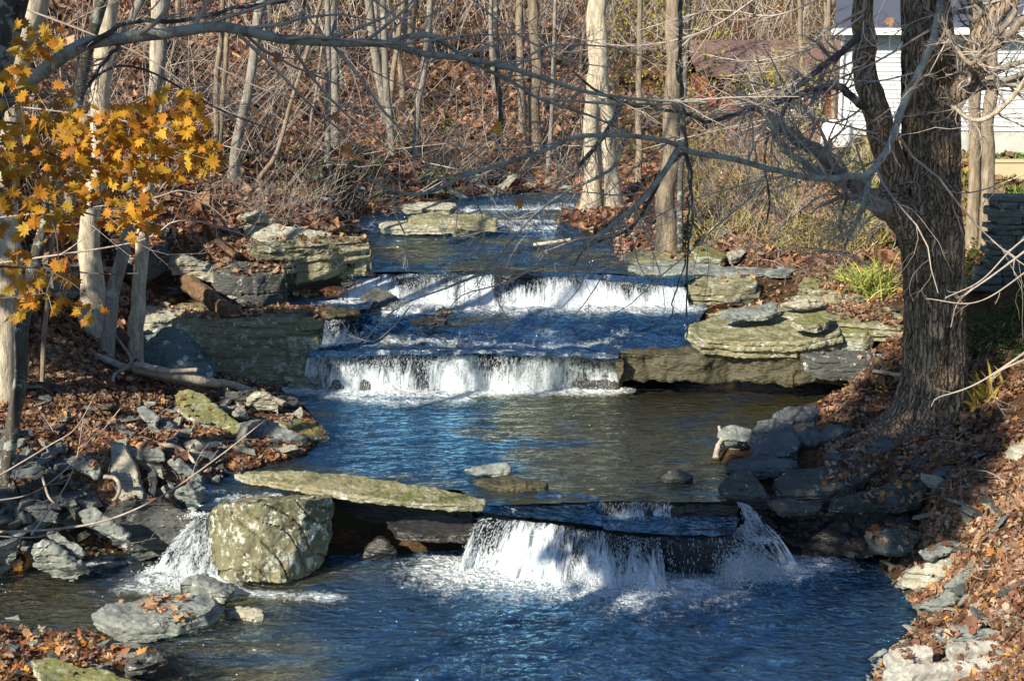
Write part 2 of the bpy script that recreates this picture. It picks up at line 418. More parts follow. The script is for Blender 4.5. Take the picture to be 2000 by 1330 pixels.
def land(x, y):
    h = tps(x, y)
    nz = fbm(x * 0.7, y * 0.7, 0, 5, 3)
    amp = 0.10 + 0.18 * sstep(26, 40, y)
    h = h + nz * amp + 0.03 * fbm(x * 4, y * 4, 0, 3, 9)
    for k in ('upper', 'shelf', 'terrace', 'middle', 'lower'):
        s = sdist(POLY[k], x, y) - 0.12
        lv = np.interp(y, *LEVELS[k])
        w = 1 - sstep(0.0, 0.7, s)
        if k in ('terrace', 'middle', 'lower'):      # do not pull the ledge above down to this pool
            w = np.where(h > lv + 0.9, w * 0.35, w)
        h = h * (1 - w) + (lv + 0.05 + 0.04 * nz) * w
    bed = np.zeros_like(h)
    for k in ('upper', 'shelf', 'terrace', 'middle', 'lower'):
        s = sdist(POLY[k], x, y) - 0.12
        lv = np.interp(y, *LEVELS[k])
        inside = s < 0
        h = np.where(inside, np.minimum(h, lv + 0.05 - np.minimum(0.35, -s * 0.8)), h)
        bed = np.where(inside, 1.0, bed)
    # below the lips the ground drops behind the falling water
    for (x0, x1, yl, z0) in ((-1.2, 3.6, 16.05, -0.1), (-3.9, 2.4, 22.15, 0.55), (-2.6, 3.2, 24.45, 1.6)):
        m = (x > x0) & (x < x1) & (y < yl + 0.22) & (y > yl - 1.2)
        h = np.where(m, np.minimum(h, z0 + np.maximum(0, (y - yl)) * 1.0), h)
    m = (x > -5.9) & (x < -2.6) & (y > 20.8) & (y < 22.62)
    h = np.where(m, np.minimum(h, .72 + .30 * np.clip(-3.9 - x, 0, 9) + .0 * y), h)
    return h, bed
def axis(knots):
    out = [knots[0][0]]
    for (a, _), (b, st) in zip(knots[:-1], knots[1:]):
        n = max(1, int(round((b - a) / st))); out += list(np.linspace(a, b, n + 1)[1:])
    return np.array(out)
gx = axis([(-150, 0), (-40, 8), (-14, 0.5), (-7.5, 0.16), (7.5, 0.07), (14, 0.16), (30, 0.4), (40, 1), (150, 8)])
gy = axis([(-150, 0), (-30, 10), (10, 1.0), (25.5, 0.07), (36, 0.13), (60, 0.3), (90, 1), (200, 8)])
GX, GY = np.meshgrid(gx, gy)
GH, GB = land(GX, GY)
def ground(x, y):
    x = np.asarray(x, float); y = np.asarray(y, float)
    i = np.clip(np.searchsorted(gx, x) - 1, 0, len(gx) - 2); j = np.clip(np.searchsorted(gy, y) - 1, 0, len(gy) - 2)
    tx = (x - gx[i]) / (gx[i + 1] - gx[i]); ty = (y - gy[j]) / (gy[j + 1] - gy[j])
    return (GH[j, i] * (1 - tx) + GH[j, i + 1] * tx) * (1 - ty) + (GH[j + 1, i] * (1 - tx) + GH[j + 1, i + 1] * tx) * ty
def gz(x, y): return float(ground(x, y))
def in_water(x, y, grow_=0.0):
    r = np.zeros(np.shape(x), bool)
    for k in POLY: r |= sdist(POLY[k], np.asarray(x, float), np.asarray(y, float)) < grow_
    return r
ny, nx = GX.shape
ii = (np.arange(ny - 1)[:, None] * nx + np.arange(nx - 1)[None]).ravel()
gq = np.stack([ii, ii + 1, ii + nx + 1, ii + nx], -1)
green = sstep(5, 7.5, GX - 0.04 * GY) * sstep(26.5, 28.5, GY) * (1 - sstep(40, 50, GY))
t = NT('ground_soil')
v = t.map()
c = t.mix(t.ramp(t.noise(v, 6, 6, 0.7), [(0.35, 0.0), (0.65, 1.0)]), (0.05, 0.03, 0.018), (0.17, 0.095, 0.05))
c = t.mix(t.ramp(t.noise(v, 25, 4, 0.7), [(0.4, 0.5), (0.55, 0.0)]), c, (0.03, 0.018, 0.012))
c = t.mix(t.attr('bed', 'Fac'), c, t.mix(t.noise(v, 3, 5), (0.03, 0.025, 0.015), (0.09, 0.07, 0.035)))
gr = t.mix(t.noise(v, 12, 5, 0.7), (0.04, 0.07, 0.018), (0.10, 0.15, 0.035))
c = t.mix(t.attr('green', 'Fac'), c, gr)
t.bump(t.noise(v, 18, 6, 0.7), 1.0, 0.06)
me = make_mesh('ground', np.stack([GX, GY, GH], -1), gq, None, t.set(c, 0.95, 0.1), attrs={'green': green.ravel(), 'bed': GB.ravel()})
tag(link('ground', me), 'leaf covered stream banks and wooded hillside', kind='structure')

# ================================================================ water
def water_material():
    t = NT('stream_water')
    v = t.map()
    foam = t.attr('foam', 'Fac')
    f1 = t.noise(t.map((1, 0.6, 1)), 3.2, 6, 0.7, 0.8)
    f2 = t.noise(t.map((1, 0.5, 1)), 19, 6, 0.8, 0.5)
    fm = t.math('ADD', foam, t.math('ADD', t.math('MULTIPLY', t.math('SUBTRACT', f1, 0.5), 1.1), t.math('MULTIPLY', t.math('SUBTRACT', f2, 0.5), 1.3)))
    mask = t.ramp(fm, [(0.38, 0.0), (0.60, 0.40), (0.92, 1.0)])
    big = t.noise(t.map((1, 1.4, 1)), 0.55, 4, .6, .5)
    bed_reflect_zone = t.ramp(t.math('ADD', t.attr('bed_reflect_zone', 'Fac'), t.math('MULTIPLY', t.math('SUBTRACT', big, .5), 2.4)), [(.30, 0.0), (.70, 1.0)])
    deep = t.mix(bed_reflect_zone, (0.002, 0.012, 0.032), (0.022, 0.018, 0.006))  # blue and brown of reflected sky and hill put into the base colour
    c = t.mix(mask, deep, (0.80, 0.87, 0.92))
    rp = t.noise(t.map((1.0, 2.0, 1)), 5.5, 3, 0.55, 0.7)
    rp2 = t.noise(t.map((1.0, 1.6, 1)), 17, 3, 0.6, 0.4)
    sp = t.voro(t.map((1, 1.8, 1)), 11, 'SMOOTH_F1', 0)
    h = t.math('ADD', rp, t.math('ADD', t.math('MULTIPLY', rp2, 0.32), t.math('MULTIPLY', sp, 0.22)))
    bn = t.bump(h, 1.0, 0.16)
    t.link(t.math('ADD', .25, t.math('MULTIPLY', t.attr('rough', 'Fac'), t.math('ADD', .35, f1))), bn.inputs['Strength'])
    t.set(c, 0.6, 0.3, 1.33)
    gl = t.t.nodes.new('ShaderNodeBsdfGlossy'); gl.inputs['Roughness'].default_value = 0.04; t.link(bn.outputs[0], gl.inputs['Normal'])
    t.link(t.mix(bed_reflect_zone, (0.36, 0.72, 1.0), (0.78, 0.80, 0.62)), gl.inputs['Color'])  # painted mirror tint: sky blue against olive of bed and hill
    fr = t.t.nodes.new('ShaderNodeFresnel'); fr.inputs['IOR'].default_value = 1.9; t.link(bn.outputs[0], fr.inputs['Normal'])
    mx = t.t.nodes.new('ShaderNodeMixShader'); t.link(t.math('MULTIPLY', t.math('MINIMUM', t.math('MULTIPLY', fr.outputs[0], t.math('ADD', 1.0, t.math('MULTIPLY', t.ramp(t.noise(t.map((1, 2.6, 1)), 2.4, 6, .7, 1.2), [(.40, 0.0), (.60, 1.0)]), 2.0))), 1.0), t.math('SUBTRACT', 1.0, t.math('MULTIPLY', mask, .9))), mx.inputs[0])  # mirror share raised past Fresnel in noise streaks
    t.link(t.p.outputs[0], mx.inputs[1]); t.link(gl.outputs[0], mx.inputs[2]); t.link(mx.outputs[0], t.out.inputs[0])
    return t.m
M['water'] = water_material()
# feet of the falls: (polyline px, strength, reach towards the viewer, reach away)
FEET = {'lower': [([(905,1112,0),(1000,1122,0),(1130,1135,0),(1260,1150,0),(1340,1140,0)], 1.25, 0.75), ([(1420,1118,0),(1500,1112,0),(1600,1105,0)], 1.0, 0.5), ([(1120,1150,0),(1200,1185,0),(1260,1160,0)], .55, 0.55),
                  ([(310,1130,0),(360,1128,0),(430,1130,0)], 1.2, 0.4), ([(250,1150,0),(430,1155,0),(560,1165,0),(650,1168,0)], 0.75, 0.22), ([(160,1108,0),(240,1102,0)], .9, .12)],
        'middle': [([(560,762,.7),(700,768,.7),(850,772,.7),(950,768,.7),(1200,762,.7)], 1.2, 0.33), ([(640,772,.7),(760,788,.7),(900,782,.7)], .8, .35), ([(1210,762,.7),(1310,763,.7)], .8, .06), ([(430,975,.7),(540,968,.7)], .7, .2)],
        'terrace': [([(760,608,1.73),(900,602,1.73),(1000,606,1.73),(1200,604,1.73),(1350,604,1.73)], 1.15, 0.40), ([(660,670,1.42),(780,664,1.45),(900,668,1.42),(1050,672,1.4),(1200,676,1.37)], .62, .22), ([(620,690,1.35),(1000,686,1.35)], .7, .12)],
        'shelf': [([(640,592,1.86),(720,592,1.86)], 1.1, .22), ([(470,612,1.86),(640,608,1.86)], .5, .1), ([(500,600,1.86),(640,596,1.86)], .5, .08)],
        'upper': [([(960,448,2.33),(1080,440,2.4)], .85, .35), ([(915,408,2.6),(1140,404,2.62)], .9, .3), ([(950,480,2.2),(1150,482,2.2)], .45, .25), ([(730,440,2.42),(800,438,2.42)], .6, .2)]}
def seg_dist(pl, x, y):
    d = np.full(x.shape, 1e9)
    for a, b in zip(pl[:-1], pl[1:]):
        e = b - a; t_ = np.clip(((x - a[0]) * e[0] + (y - a[1]) * e[1]) / (e @ e + 1e-12), 0, 1)
        d = np.minimum(d, np.hypot(x - a[0] - t_ * e[0], y - a[1] - t_ * e[1]))
    return d
WLAB = {'lower': 'deep blue pool below the nearest waterfall', 'middle': 'calm pool between the nearest and the second waterfall', 'terrace': 'rippling water on the rock terrace above the second fall',
        'shelf': 'shallow water running over the left rock shelf', 'upper': 'upper stream winding in from the woods'}
for k, poly in POLY.items():
    lo, hi = poly.min(0), poly.max(0)
    if k == 'lower': lo = np.array([lo[0], 9.5])
    st = 0.035 if k != 'upper' else 0.06
    xs, ys = np.arange(lo[0] - .1, hi[0] + .1, st), np.arange(lo[1] - .05, hi[1] + .1, st)
    X, Y = np.meshgrid(xs, ys)
    foam = np.zeros_like(X)
    for pl, s_, reach in FEET.get(k, []):
        d = seg_dist(atn(pl)[:, :2], X, Y)
        foam = np.maximum(foam, s_ * np.exp(-(d / reach) ** 1.35))
    Z = np.interp(Y, *LEVELS[k])
    turb = {'lower': .018, 'middle': .008, 'terrace': .028, 'shelf': .014, 'upper': .02}[k]
    Z = Z + turb * fbm(X * 2.2, Y * 4.5, 1, 4, 5) + foam * 0.035 * np.abs(fbm(X * 7, Y * 7, 3, 3, 8)) + foam ** 2 * 0.012
    if k == 'terrace':
        rough = np.exp(-((Y - 22.75) / .35) ** 2)
        Z += rough * 0.05 * fbm(X * 3.5, Y * 5, 4, 3, 21)
        foam = np.maximum(foam, rough * (0.30 + 0.35 * fbm(X * 2, Y * 2, 0, 2, 33)))
    nz_ = fbm(X * .8, Y * .8, 7, 3, 77)
    bed_reflect_zone = {'lower': .7 - .75 * sstep(-3.4, -.4, X) + .5 * np.exp(-((X + .6) / .7) ** 2 - ((Y - 15.9) / .5) ** 2), 'middle': .34 + .50 * sstep(-1.8, 1.6, X), 'terrace': 0.15 + 0 * X, 'shelf': .2 + 0 * X, 'upper': .42 + 0 * X}[k]  # painted tone by area: bed colour together with reflected sky and hill
    roughw = {'lower': 1.0, 'middle': .5, 'terrace': 1.1, 'shelf': .8, 'upper': .8}[k] + .3 * nz_ + 1.0 * np.minimum(foam, 1)
    h_, w_ = X.shape
    i = (np.arange(h_ - 1)[:, None] * w_ + np.arange(w_ - 1)[None])
    cx, cy = X[:-1, :-1] + st / 2, Y[:-1, :-1] + st / 2
    keep = sdist(poly, cx, cy) < 0.03
    i = i[keep]
    q_ = np.stack([i, i + 1, i + w_ + 1, i + w_], -1)
    used = np.unique(q_); remap = np.zeros(h_ * w_, int); remap[used] = np.arange(len(used))
    me = make_mesh('stream_water', np.stack([X, Y, Z], -1).reshape(-1, 3)[used], remap[q_], None, M['water'], attrs={'foam': foam.ravel()[used], 'bed_reflect_zone': bed_reflect_zone.ravel()[used], 'rough': roughw.ravel()[used]})
    tag(link('stream_water', me), WLAB[k], kind='structure')
# ================================================================ rocks
ROCKQ = []
ROCKS_FOR_LEAVES = []
def _fit(P):
    c = P.mean(0); u, s, vt = np.linalg.svd(P - c); n = vt[2]
    return c, n
def jag(P, seed):
    """break the straight edges of an outline into short chipped ones"""
    g = np.random.default_rng(seed); out = []
    for i in range(len(P)):
        a, b = P[i], P[(i + 1) % len(P)]; L = np.linalg.norm(b - a); out.append(a)
        m = int(L / .22)
        if m < 1: continue
        side = unit(np.cross(b - a, [0, 0, 1.0])); off = 0
        for t_ in np.sort(g.uniform(.12, .88, m)):
            if g.random() < .6: off = g.uniform(-.045, .03)
            out.append(a + (b - a) * t_ + side * off * min(1, L / .4))
    return np.array(out)
def slab(name, label, cat, pts, thick, mat, ext='n', vox=None, rough=0.03, lay=0.03, layh=0.09, group=None, taper=0.0, leaves=1.0, bev=0.0):
    """prism with the outline pts (pixel, height); ext n: thickness along the plane normal, v: straight down, b: away from the camera"""
    P = jag(atn(pts), sum(ord(ch) for ch in label))
    if name == 'flat_rock' and ext == 'n': P[:, 2] += .045
    c, n = _fit(P)
    if n @ (np.array([0, 0, CAM_H]) - c) < 0: n = -n
    if ext == 'v': off = np.array([0, 0, -thick])
    elif ext == 'b': off = np.array([0.0, thick, 0.0])
    else: off = -n * thick
    bot = P + off
    bot = bot.mean(0) + (bot - bot.mean(0)) * (1 - taper)
    Vs = [np.vstack([P, bot])]
    if ext == 'v' and thick >= .25 and lay > 0:
        g = np.random.default_rng(sum(ord(ch) for ch in label) + 3); P0 = atn(pts); Vs = []; z = 0.0
        while z < thick:
            h = min(g.choice([.06, .09, .14, .22, .3], p=[.2, .25, .25, .2, .1]) * min(1.3, .6 + thick), thick - z + .02)
            A = jag(P0, int(g.integers(1e6))); cen = A.mean(0); dirv = A - cen; dirv[:, 2] = 0
            A = A + unit(dirv) * (g.uniform(-.07, .05) + g.normal(0, .018, (len(A), 1))) * (0.25 if z == 0 else 1) - np.array([0, 0, z])
            Vs.append(np.vstack([A, A - np.array([0, 0, h - .012])])); z += h
        core = P0.mean(0) + (P0 - P0.mean(0)) * .9; core = core - np.array([0, 0, .03])
        Vs.append(np.vstack([core, core - np.array([0, 0, thick - .04])]))
        lay = 0; rough *= .5
    ROCKQ.append(dict(name=name, label=label, cat=cat, V=Vs, mat=mat, vox=vox, rough=rough, lay=lay, layh=layh, group=group, hull=False, leaves=leaves))
def hull(name, label, cat, pts, mat, vox=None, rough=0.05, lay=0.015, layh=0.12, group=None, leaves=0.3, chips=7, groove=0):
    P = atn([p for p in pts])
    ROCKQ.append(dict(name=name, label=label, cat=cat, V=[P], mat=mat, vox=vox, rough=rough, lay=lay, layh=layh, group=group, hull=True, leaves=leaves, chips=chips, groove=groove))

# ---- lower pool and left bank
hull('boulder', 'big lichen spotted boulder standing in the lower pool under the long slab', 'boulder',
     [(398,1006,15.95),(428,988,15.9),(512,982,15.60),(600,975,15.75),(648,968,16.05),(657,985,16.1),(408,1050,15.85),(416,1128,15.75),(505,1142,15.45),(560,1140,15.5),(628,1112,16.0),(640,1050,16.2),
      (430,975,16.7),(560,965,16.9),(640,965,16.8),(440,1110,16.6),(600,1100,16.8)], 'boulder', vox=0.016, rough=0.035, lay=0.0, chips=1, groove=.04)
slab('flat_rock', 'long flat grey slab lying across like a bridge from boulder to waterfall', 'rock slab',
     [(455,930,.93),(560,924,.96),(640,930,.95),(720,938,.93),(850,958,.88),(950,982,.78),(945,992,.76),(850,990,.80),(700,975,.86),(600,958,.88),(520,945,.9)], .10, 'ledge', vox=.018, rough=.012, lay=.01, leaves=.2)
slab('flat_rock', 'wet dark slab lying beneath the right end of the long slab', 'rock slab', [(755,1022,.42),(840,1008,.46),(930,1022,.42),(945,1050,.36),(850,1055,.36),(775,1045,.38)], .12, 'wet', vox=.025, leaves=.2)
slab('stone_block', 'black wet rock wall in the hollow behind the boulder', 'rock', [(590,962,.60),(700,964,.64),(900,968,.64),(940,985,.62),(950,960,.66),(700,946,.68),(590,946,.66)], .75, 'wet', ext='v', vox=.03, leaves=0)  # near-black colour stands for the slab's shade besides the wet
slab('flat_rock', 'broad sloping wet slab with yellow leaves left of the small cascade', 'rock slab',
     [(205,1000,.62),(245,985,.72),(330,990,.66),(395,1020,.5),(395,1060,.28),(310,1095,.03),(275,1100,.0),(225,1070,.22),(185,1040,.42)], .30, 'dark', vox=.022, rough=.03, leaves=.25)
slab('flat_rock', 'tall pale slab standing upright among leaves above the cascade', 'rock slab',
     [(215,868,17.3),(240,872,17.2),(262,905,17.0),(272,950,16.8),(278,1000,16.6),(240,1005,16.6),(222,950,16.8),(216,905,17.1)], .16, 'pale', vox=.016, rough=.012, lay=0, leaves=0)
slab('flat_rock', 'narrow pale slab leaning against the tall upright slab', 'rock slab', [(246,880,17.5),(265,882,17.4),(315,915,17.2),(318,935,17.1),(285,925,17.2),(262,905,17.3)], .07, 'pale', vox=.018, leaves=0)
slab('flat_rock', 'pointed slab dipping its tip into the water at the left edge', 'rock slab', [(60,1078,.42),(80,1072,.45),(130,1100,.30),(175,1130,.06),(140,1143,.0),(110,1135,.02),(75,1110,.2)], .10, 'slate', vox=.018, leaves=.1)
slab('flat_rock', 'dark slab cut by the left frame edge beside the pointed slab', 'rock slab', [(-40,1090,.35),(10,1070,.45),(60,1040,.55),(50,1080,.35),(20,1120,.08),(-20,1150,0)], .12, 'slate', vox=.02, leaves=.1)
slab('flat_rock', 'long sloping slab above the pointed slab on the left', 'rock slab', [(85,1042,.55),(110,1040,.55),(160,1075,.35),(165,1088,.28),(140,1090,.28),(100,1060,.45)], .07, 'slate', vox=.018, leaves=.1)
slab('flat_rock', 'broad flat slab sprinkled with leaves in the lower left pool', 'rock slab', [(183,1205,.18),(205,1188,.22),(300,1168,.24),(410,1163,.24),(432,1178,.2),(405,1205,.2),(330,1222,.18),(270,1232,.14),(215,1225,.14)], .17, 'slate', vox=.02, rough=.02, leaves=.5)
slab('stone_block', 'humped tan stone behind the broad leaf sprinkled slab', 'rock', [(345,1158,.14),(352,1140,.22),(378,1136,.24),(440,1164,.14),(438,1178,.05),(400,1172,.05),(360,1166,.05)], .25, 'slate', vox=.018, leaves=.1)
slab('stone_block', 'small white edged stone in the water right of the broad slab', 'rock', [(432,1186,.08),(470,1184,.1),(512,1190,.1),(520,1205,.05),(490,1212,.03),(440,1200,.04)], .14, 'pale', vox=.015, leaves=0)
slab('flat_rock', 'rounded pale stone standing upright at the lower left edge', 'rock slab', [(8,1212,14.6),(35,1208,14.6),(45,1228,14.5),(38,1262,14.3),(15,1262,14.3),(5,1235,14.5)], .1, 'slate', vox=.015, leaves=0)
hull('boulder', 'dark mossy boulder at the bottom left corner of the pool', 'boulder', [(240,1290,.42),(300,1275,.45),(350,1290,.35),(372,1320,.1),(365,1340,-.1),(250,1350,-.05),(230,1330,.1),(310,1270,14.4)], 'dark', vox=.02, rough=.04)
slab('flat_rock', 'bright green mossy slab at the bottom edge left of the dark boulder', 'rock slab', [(60,1300,.42),(110,1292,.45),(200,1312,.42),(290,1345,.35),(80,1370,.35)], .1, 'mossy', vox=.02, leaves=.2)
# mossy tilted pair
slab('flat_rock', 'large tilted slab with green moss stripe on the left bank', 'rock slab',
     [(338,778,1.22),(352,768,1.27),(378,770,1.27),(420,795,1.14),(470,835,.98),(500,868,.84),(492,880,.78),(445,862,.86),(395,838,.96),(350,808,1.08)], .15, 'mossy', vox=.02, rough=.025, leaves=.15)
slab('flat_rock', 'grey tilted slab pointing into the calm pool', 'rock slab', [(462,832,1.02),(500,822,1.05),(540,830,.98),(585,850,.86),(603,868,.75),(585,884,.68),(520,876,.74),(485,858,.86)], .14, 'slate', vox=.02, leaves=.1)
slab('flat_rock', 'flat green mossy slab at the waters edge of the calm pool', 'rock slab', [(535,826,.9),(580,822,.9),(640,848,.76),(645,858,.72),(600,862,.74),(560,845,.8)], .12, 'mossy', vox=.02, leaves=.5)
hull('boulder', 'pale rounded boulder near the end of the fallen log', 'boulder', [(478,778,1.1),(495,765,1.2),(525,768,1.18),(548,785,1.05),(545,808,.85),(500,805,.85),(480,795,.95),(515,760,20.6)], 'pale', vox=.02, rough=.03)
slab('stone_block', 'dark leaf strewn boulder behind the pale rounded boulder', 'rock', [(425,765,1.15),(470,760,1.18),(560,765,.95),(600,788,.76),(560,800,.72),(480,785,1.0)], .3, 'dark', vox=.03, leaves=.7)
hull('boulder', 'small rounded brown stone between the tilted slabs', 'boulder', [(452,810,1.08),(465,795,1.12),(480,798,1.1),(486,818,.98),(470,826,.9),(453,822,.95),(468,800,20.1)], 'slate', vox=.018, rough=.02)
slab('flat_rock', 'small rectangular grey slab lying in leaves left of the mossy slab', 'rock slab', [(265,800,1.28),(285,796,1.3),(312,822,1.18),(305,838,1.12),(285,825,1.18)], .08, 'slate', vox=.018, leaves=.1)
slab('flat_rock', 'pale flat stone wedged under the foot of the mossy slab', 'rock slab', [(425,868,.9),(465,862,.9),(482,880,.84),(475,888,.8),(430,882,.84)], .1, 'slate', vox=.018, leaves=.1)
slab('flat_rock', 'blue grey slab lying at the inlet above the small cascade', 'rock slab', [(270,820,18.9),(330,828,18.6),(345,850,18.3),(300,845,18.4)], .07, 'blue', vox=.02, leaves=.2)
hull('boulder', 'pale rounded stone behind the upright slab', 'boulder', [(262,878,1.2),(290,868,1.26),(320,880,1.18),(325,898,1.05),(295,905,1.0),(265,895,1.05),(300,868,17.9)], 'slate', vox=.018, rough=.02)
slab('flat_rock', 'pyramid shaped grey stone at the inlet of the cascade', 'rock slab', [(338,975,.72),(358,958,.9),(375,965,.85),(392,1000,.62),(370,1005,.6)], .2, 'slate', vox=.018, leaves=.1)
slab('flat_rock', 'blue grey boulder with white lichen rings beside the tree trunk', 'boulder',
     [(272,660,22.0),(285,648,22.0),(330,638,22.1),(352,648,22.1),(385,688,21.9),(400,708,21.8),(418,730,21.6),(412,745,21.5),(335,745,21.4),(270,740,21.4)], .5, 'spotted', ext='b', vox=.025, rough=.025, lay=.01, leaves=0)
# ---- left ledges
slab('rock_ledge', 'layered sandstone ledge wall standing left of the second waterfall', 'rock ledge',
     [(265,630,1.8),(340,624,1.86),(450,620,1.86),(560,621,1.86),(600,626,1.84),(640,618,1.85),(640,606,1.86),(560,600,1.88),(400,590,1.9),(250,595,1.95)], 1.35, 'ledge', ext='v', vox=.035, rough=.04, lay=.06, layh=.13, leaves=.5)
slab('rock_ledge', 'mossy square nose of layered rock at the left end of the second fall', 'rock ledge',
     [(548,640,1.66),(560,630,1.72),(615,634,1.7),(632,646,1.62),(622,660,1.56),(560,655,1.6)], 1.05, 'mossy', ext='v', vox=.03, rough=.04, lay=.07, layh=.16, leaves=.1)
slab('rock_ledge', 'mossy blocky ledge with sunlit end face left of the upper fall', 'rock ledge',
     [(545,520,2.55),(560,498,2.72),(640,484,2.82),(722,472,2.84),(724,478,2.82),(722,490,2.7),(640,500,2.66),(565,512,2.6)], .42, 'ledge', ext='v', vox=.035, rough=.03, lay=.04, layh=.18, leaves=.9)
slab('rock_ledge', 'lower dark course of rock beneath the blocky ledge by the upper fall', 'rock ledge',
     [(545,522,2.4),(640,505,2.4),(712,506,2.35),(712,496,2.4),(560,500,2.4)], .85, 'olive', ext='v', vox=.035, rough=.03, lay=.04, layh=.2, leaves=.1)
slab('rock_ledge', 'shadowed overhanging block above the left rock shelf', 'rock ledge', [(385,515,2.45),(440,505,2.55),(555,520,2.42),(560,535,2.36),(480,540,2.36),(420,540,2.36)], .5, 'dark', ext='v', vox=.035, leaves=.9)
slab('flat_rock', 'white sunlit tilted slab behind the rotten log', 'rock slab', [(315,520,2.5),(350,512,2.6),(400,528,2.45),(430,550,2.25),(425,562,2.15),(380,550,2.25),(335,545,2.3)], .2, 'pale', vox=.025, leaves=.15)
slab('flat_rock', 'flat pale stone with leaves at the far end of the rotten log', 'rock slab', [(435,570,2.08),(470,562,2.12),(490,570,2.05),(486,582,1.98),(450,588,1.96)], .12, 'pale', vox=.02, leaves=.5)
slab('rock_ledge', 'long pale mossy ledge high on the left bank', 'rock ledge', [(375,425,3.1),(400,408,3.2),(440,415,3.15),(560,440,2.95),(650,455,2.8),(640,468,2.72),(520,462,2.78),(430,452,2.85),(385,445,2.95)], .35, 'pale', ext='v', vox=.035, lay=.06, layh=.1, leaves=.4)
slab('rock_ledge', 'second pale ledge course above the blocky mossy ledge', 'rock ledge', [(470,470,2.85),(560,466,2.85),(660,458,2.78),(715,462,2.75),(720,470,2.7),(600,480,2.7),(500,486,2.7)], .25, 'ledge', ext='v', vox=.035, lay=.05, layh=.1, leaves=.8)
slab('flat_rock', 'leaning pale slab on top of the high left ledge', 'rock slab', [(462,425,3.1),(490,412,3.2),(510,415,3.18),(545,435,3.0),(500,435,3.02)], .12, 'pale', vox=.03, leaves=.1)
slab('rock_ledge', 'pale layered outcrop under the driftwood roots', 'rock ledge', [(255,600,1.98),(300,590,2.05),(330,600,1.98),(400,612,1.9),(390,618,1.87),(290,628,1.86),(255,622,1.9)], .25, 'pale', ext='v', vox=.03, leaves=.5)
for i_, (lab, pts) in enumerate([('dark grey outcrop on the left slope behind the yellow maple leaves', [(60,360,24.6),(130,335,25),(190,350,25),(200,385,24.4),(120,400,24),(60,395,24)]),
                  ('mossy outcrop between the pale trunks on the left slope', [(60,440,22.6),(100,425,23),(150,440,22.8),(150,480,22),(90,500,21.6),(50,480,21.8)]),
                  ('shadowed outcrop right of the big pale trunk', [(215,440,24),(270,425,24.4),(330,440,24.2),(330,480,23.4),(270,500,23),(220,490,23)]),
                  ('blue grey slab on the left bank behind the leaning dark tree', [(80,500,21.6),(150,490,22),(160,515,21.4),(100,530,21)])]):
    slab('rock_outcrop', lab, 'rock', pts, .5, ['slate', 'mossy', 'dark', 'blue'][i_], vox=.04, rough=.06, leaves=.5)
# ---- falls and mid stream
slab('rock_ledge', 'black wet ledge under the right half of the nearest waterfall', 'rock ledge', [(1285,1046,.43),(1300,1030,.48),(1420,1030,.48),(1432,1046,.43),(1425,1062,.38),(1330,1066,.36)], .55, 'wet', ext='v', vox=.025, rough=.05, lay=.05, leaves=.03)
slab('rock_ledge', 'black wet step at the lip of the nearest waterfall', 'rock ledge', [(1165,976,.70),(1445,974,.70),(1445,988,.64),(1300,990,.63),(1170,990,.64)], .35, 'wet', ext='v', vox=.025, rough=.05, lay=.05, leaves=.06)
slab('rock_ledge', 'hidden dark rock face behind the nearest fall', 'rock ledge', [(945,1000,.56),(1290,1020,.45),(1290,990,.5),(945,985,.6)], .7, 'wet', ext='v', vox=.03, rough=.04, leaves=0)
slab('flat_rock', 'flat pale tipped stone rising from the calm pool', 'rock slab', [(908,922,.76),(950,912,.8),(990,912,.82),(996,922,.76),(990,930,.72),(930,930,.72)], .12, 'slate', vox=.018, leaves=0)
slab('flat_rock', 'pair of low dark wet stones above the nearest fall', 'rock slab', [(920,940,.74),(1000,936,.78),(1070,948,.74),(1065,958,.71),(960,955,.71)], .1, 'olive', vox=.018, rough=.03, leaves=.1)
slab('flat_rock', 'small dark stone in the calm pool near the right bank', 'rock slab', [(1290,935,.74),(1320,924,.8),(1350,928,.78),(1360,938,.74),(1340,946,.7),(1300,944,.7)], .12, 'dark', vox=.018, leaves=0)
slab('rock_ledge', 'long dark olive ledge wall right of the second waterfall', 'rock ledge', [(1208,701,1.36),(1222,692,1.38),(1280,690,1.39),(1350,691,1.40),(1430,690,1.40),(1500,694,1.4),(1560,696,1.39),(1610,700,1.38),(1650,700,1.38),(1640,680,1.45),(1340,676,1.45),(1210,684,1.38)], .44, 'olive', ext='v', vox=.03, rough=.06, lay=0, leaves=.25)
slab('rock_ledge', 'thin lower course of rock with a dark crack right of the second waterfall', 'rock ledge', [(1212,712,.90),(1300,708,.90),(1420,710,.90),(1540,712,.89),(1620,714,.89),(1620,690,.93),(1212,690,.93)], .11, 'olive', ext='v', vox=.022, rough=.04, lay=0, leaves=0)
slab('rock_ledge', 'black recess under the long olive ledge wall', 'rock ledge', [(1205,685,.90),(1640,690,.90),(1640,670,.96),(1205,668,.96)], .5, 'wet', ext='v', vox=.04, rough=.04, lay=0, leaves=0)  # dark core put in the gap, its colour stands for shade
slab('flat_rock', 'broken leafy slab on the left end of the sunlit ledge', 'rock slab', [(1400,618,1.93),(1440,606,1.98),(1500,604,1.99),(1530,612,1.95),(1500,624,1.9),(1430,628,1.88)], .07, 'slate', vox=.02, leaves=.6)
slab('flat_rock', 'mossy broken slab on the right end of the sunlit ledge', 'rock slab', [(1540,632,1.88),(1580,618,1.94),(1625,622,1.92),(1620,638,1.86),(1570,646,1.83)], .08, 'mossy', vox=.02, leaves=.6)
slab('rock_ledge', 'dark rock face hidden behind the second waterfall', 'rock ledge', [(600,694,1.28),(1212,694,1.28),(1212,678,1.3),(600,678,1.3)], .75, 'wet', ext='v', vox=.04, rough=.03, leaves=0)
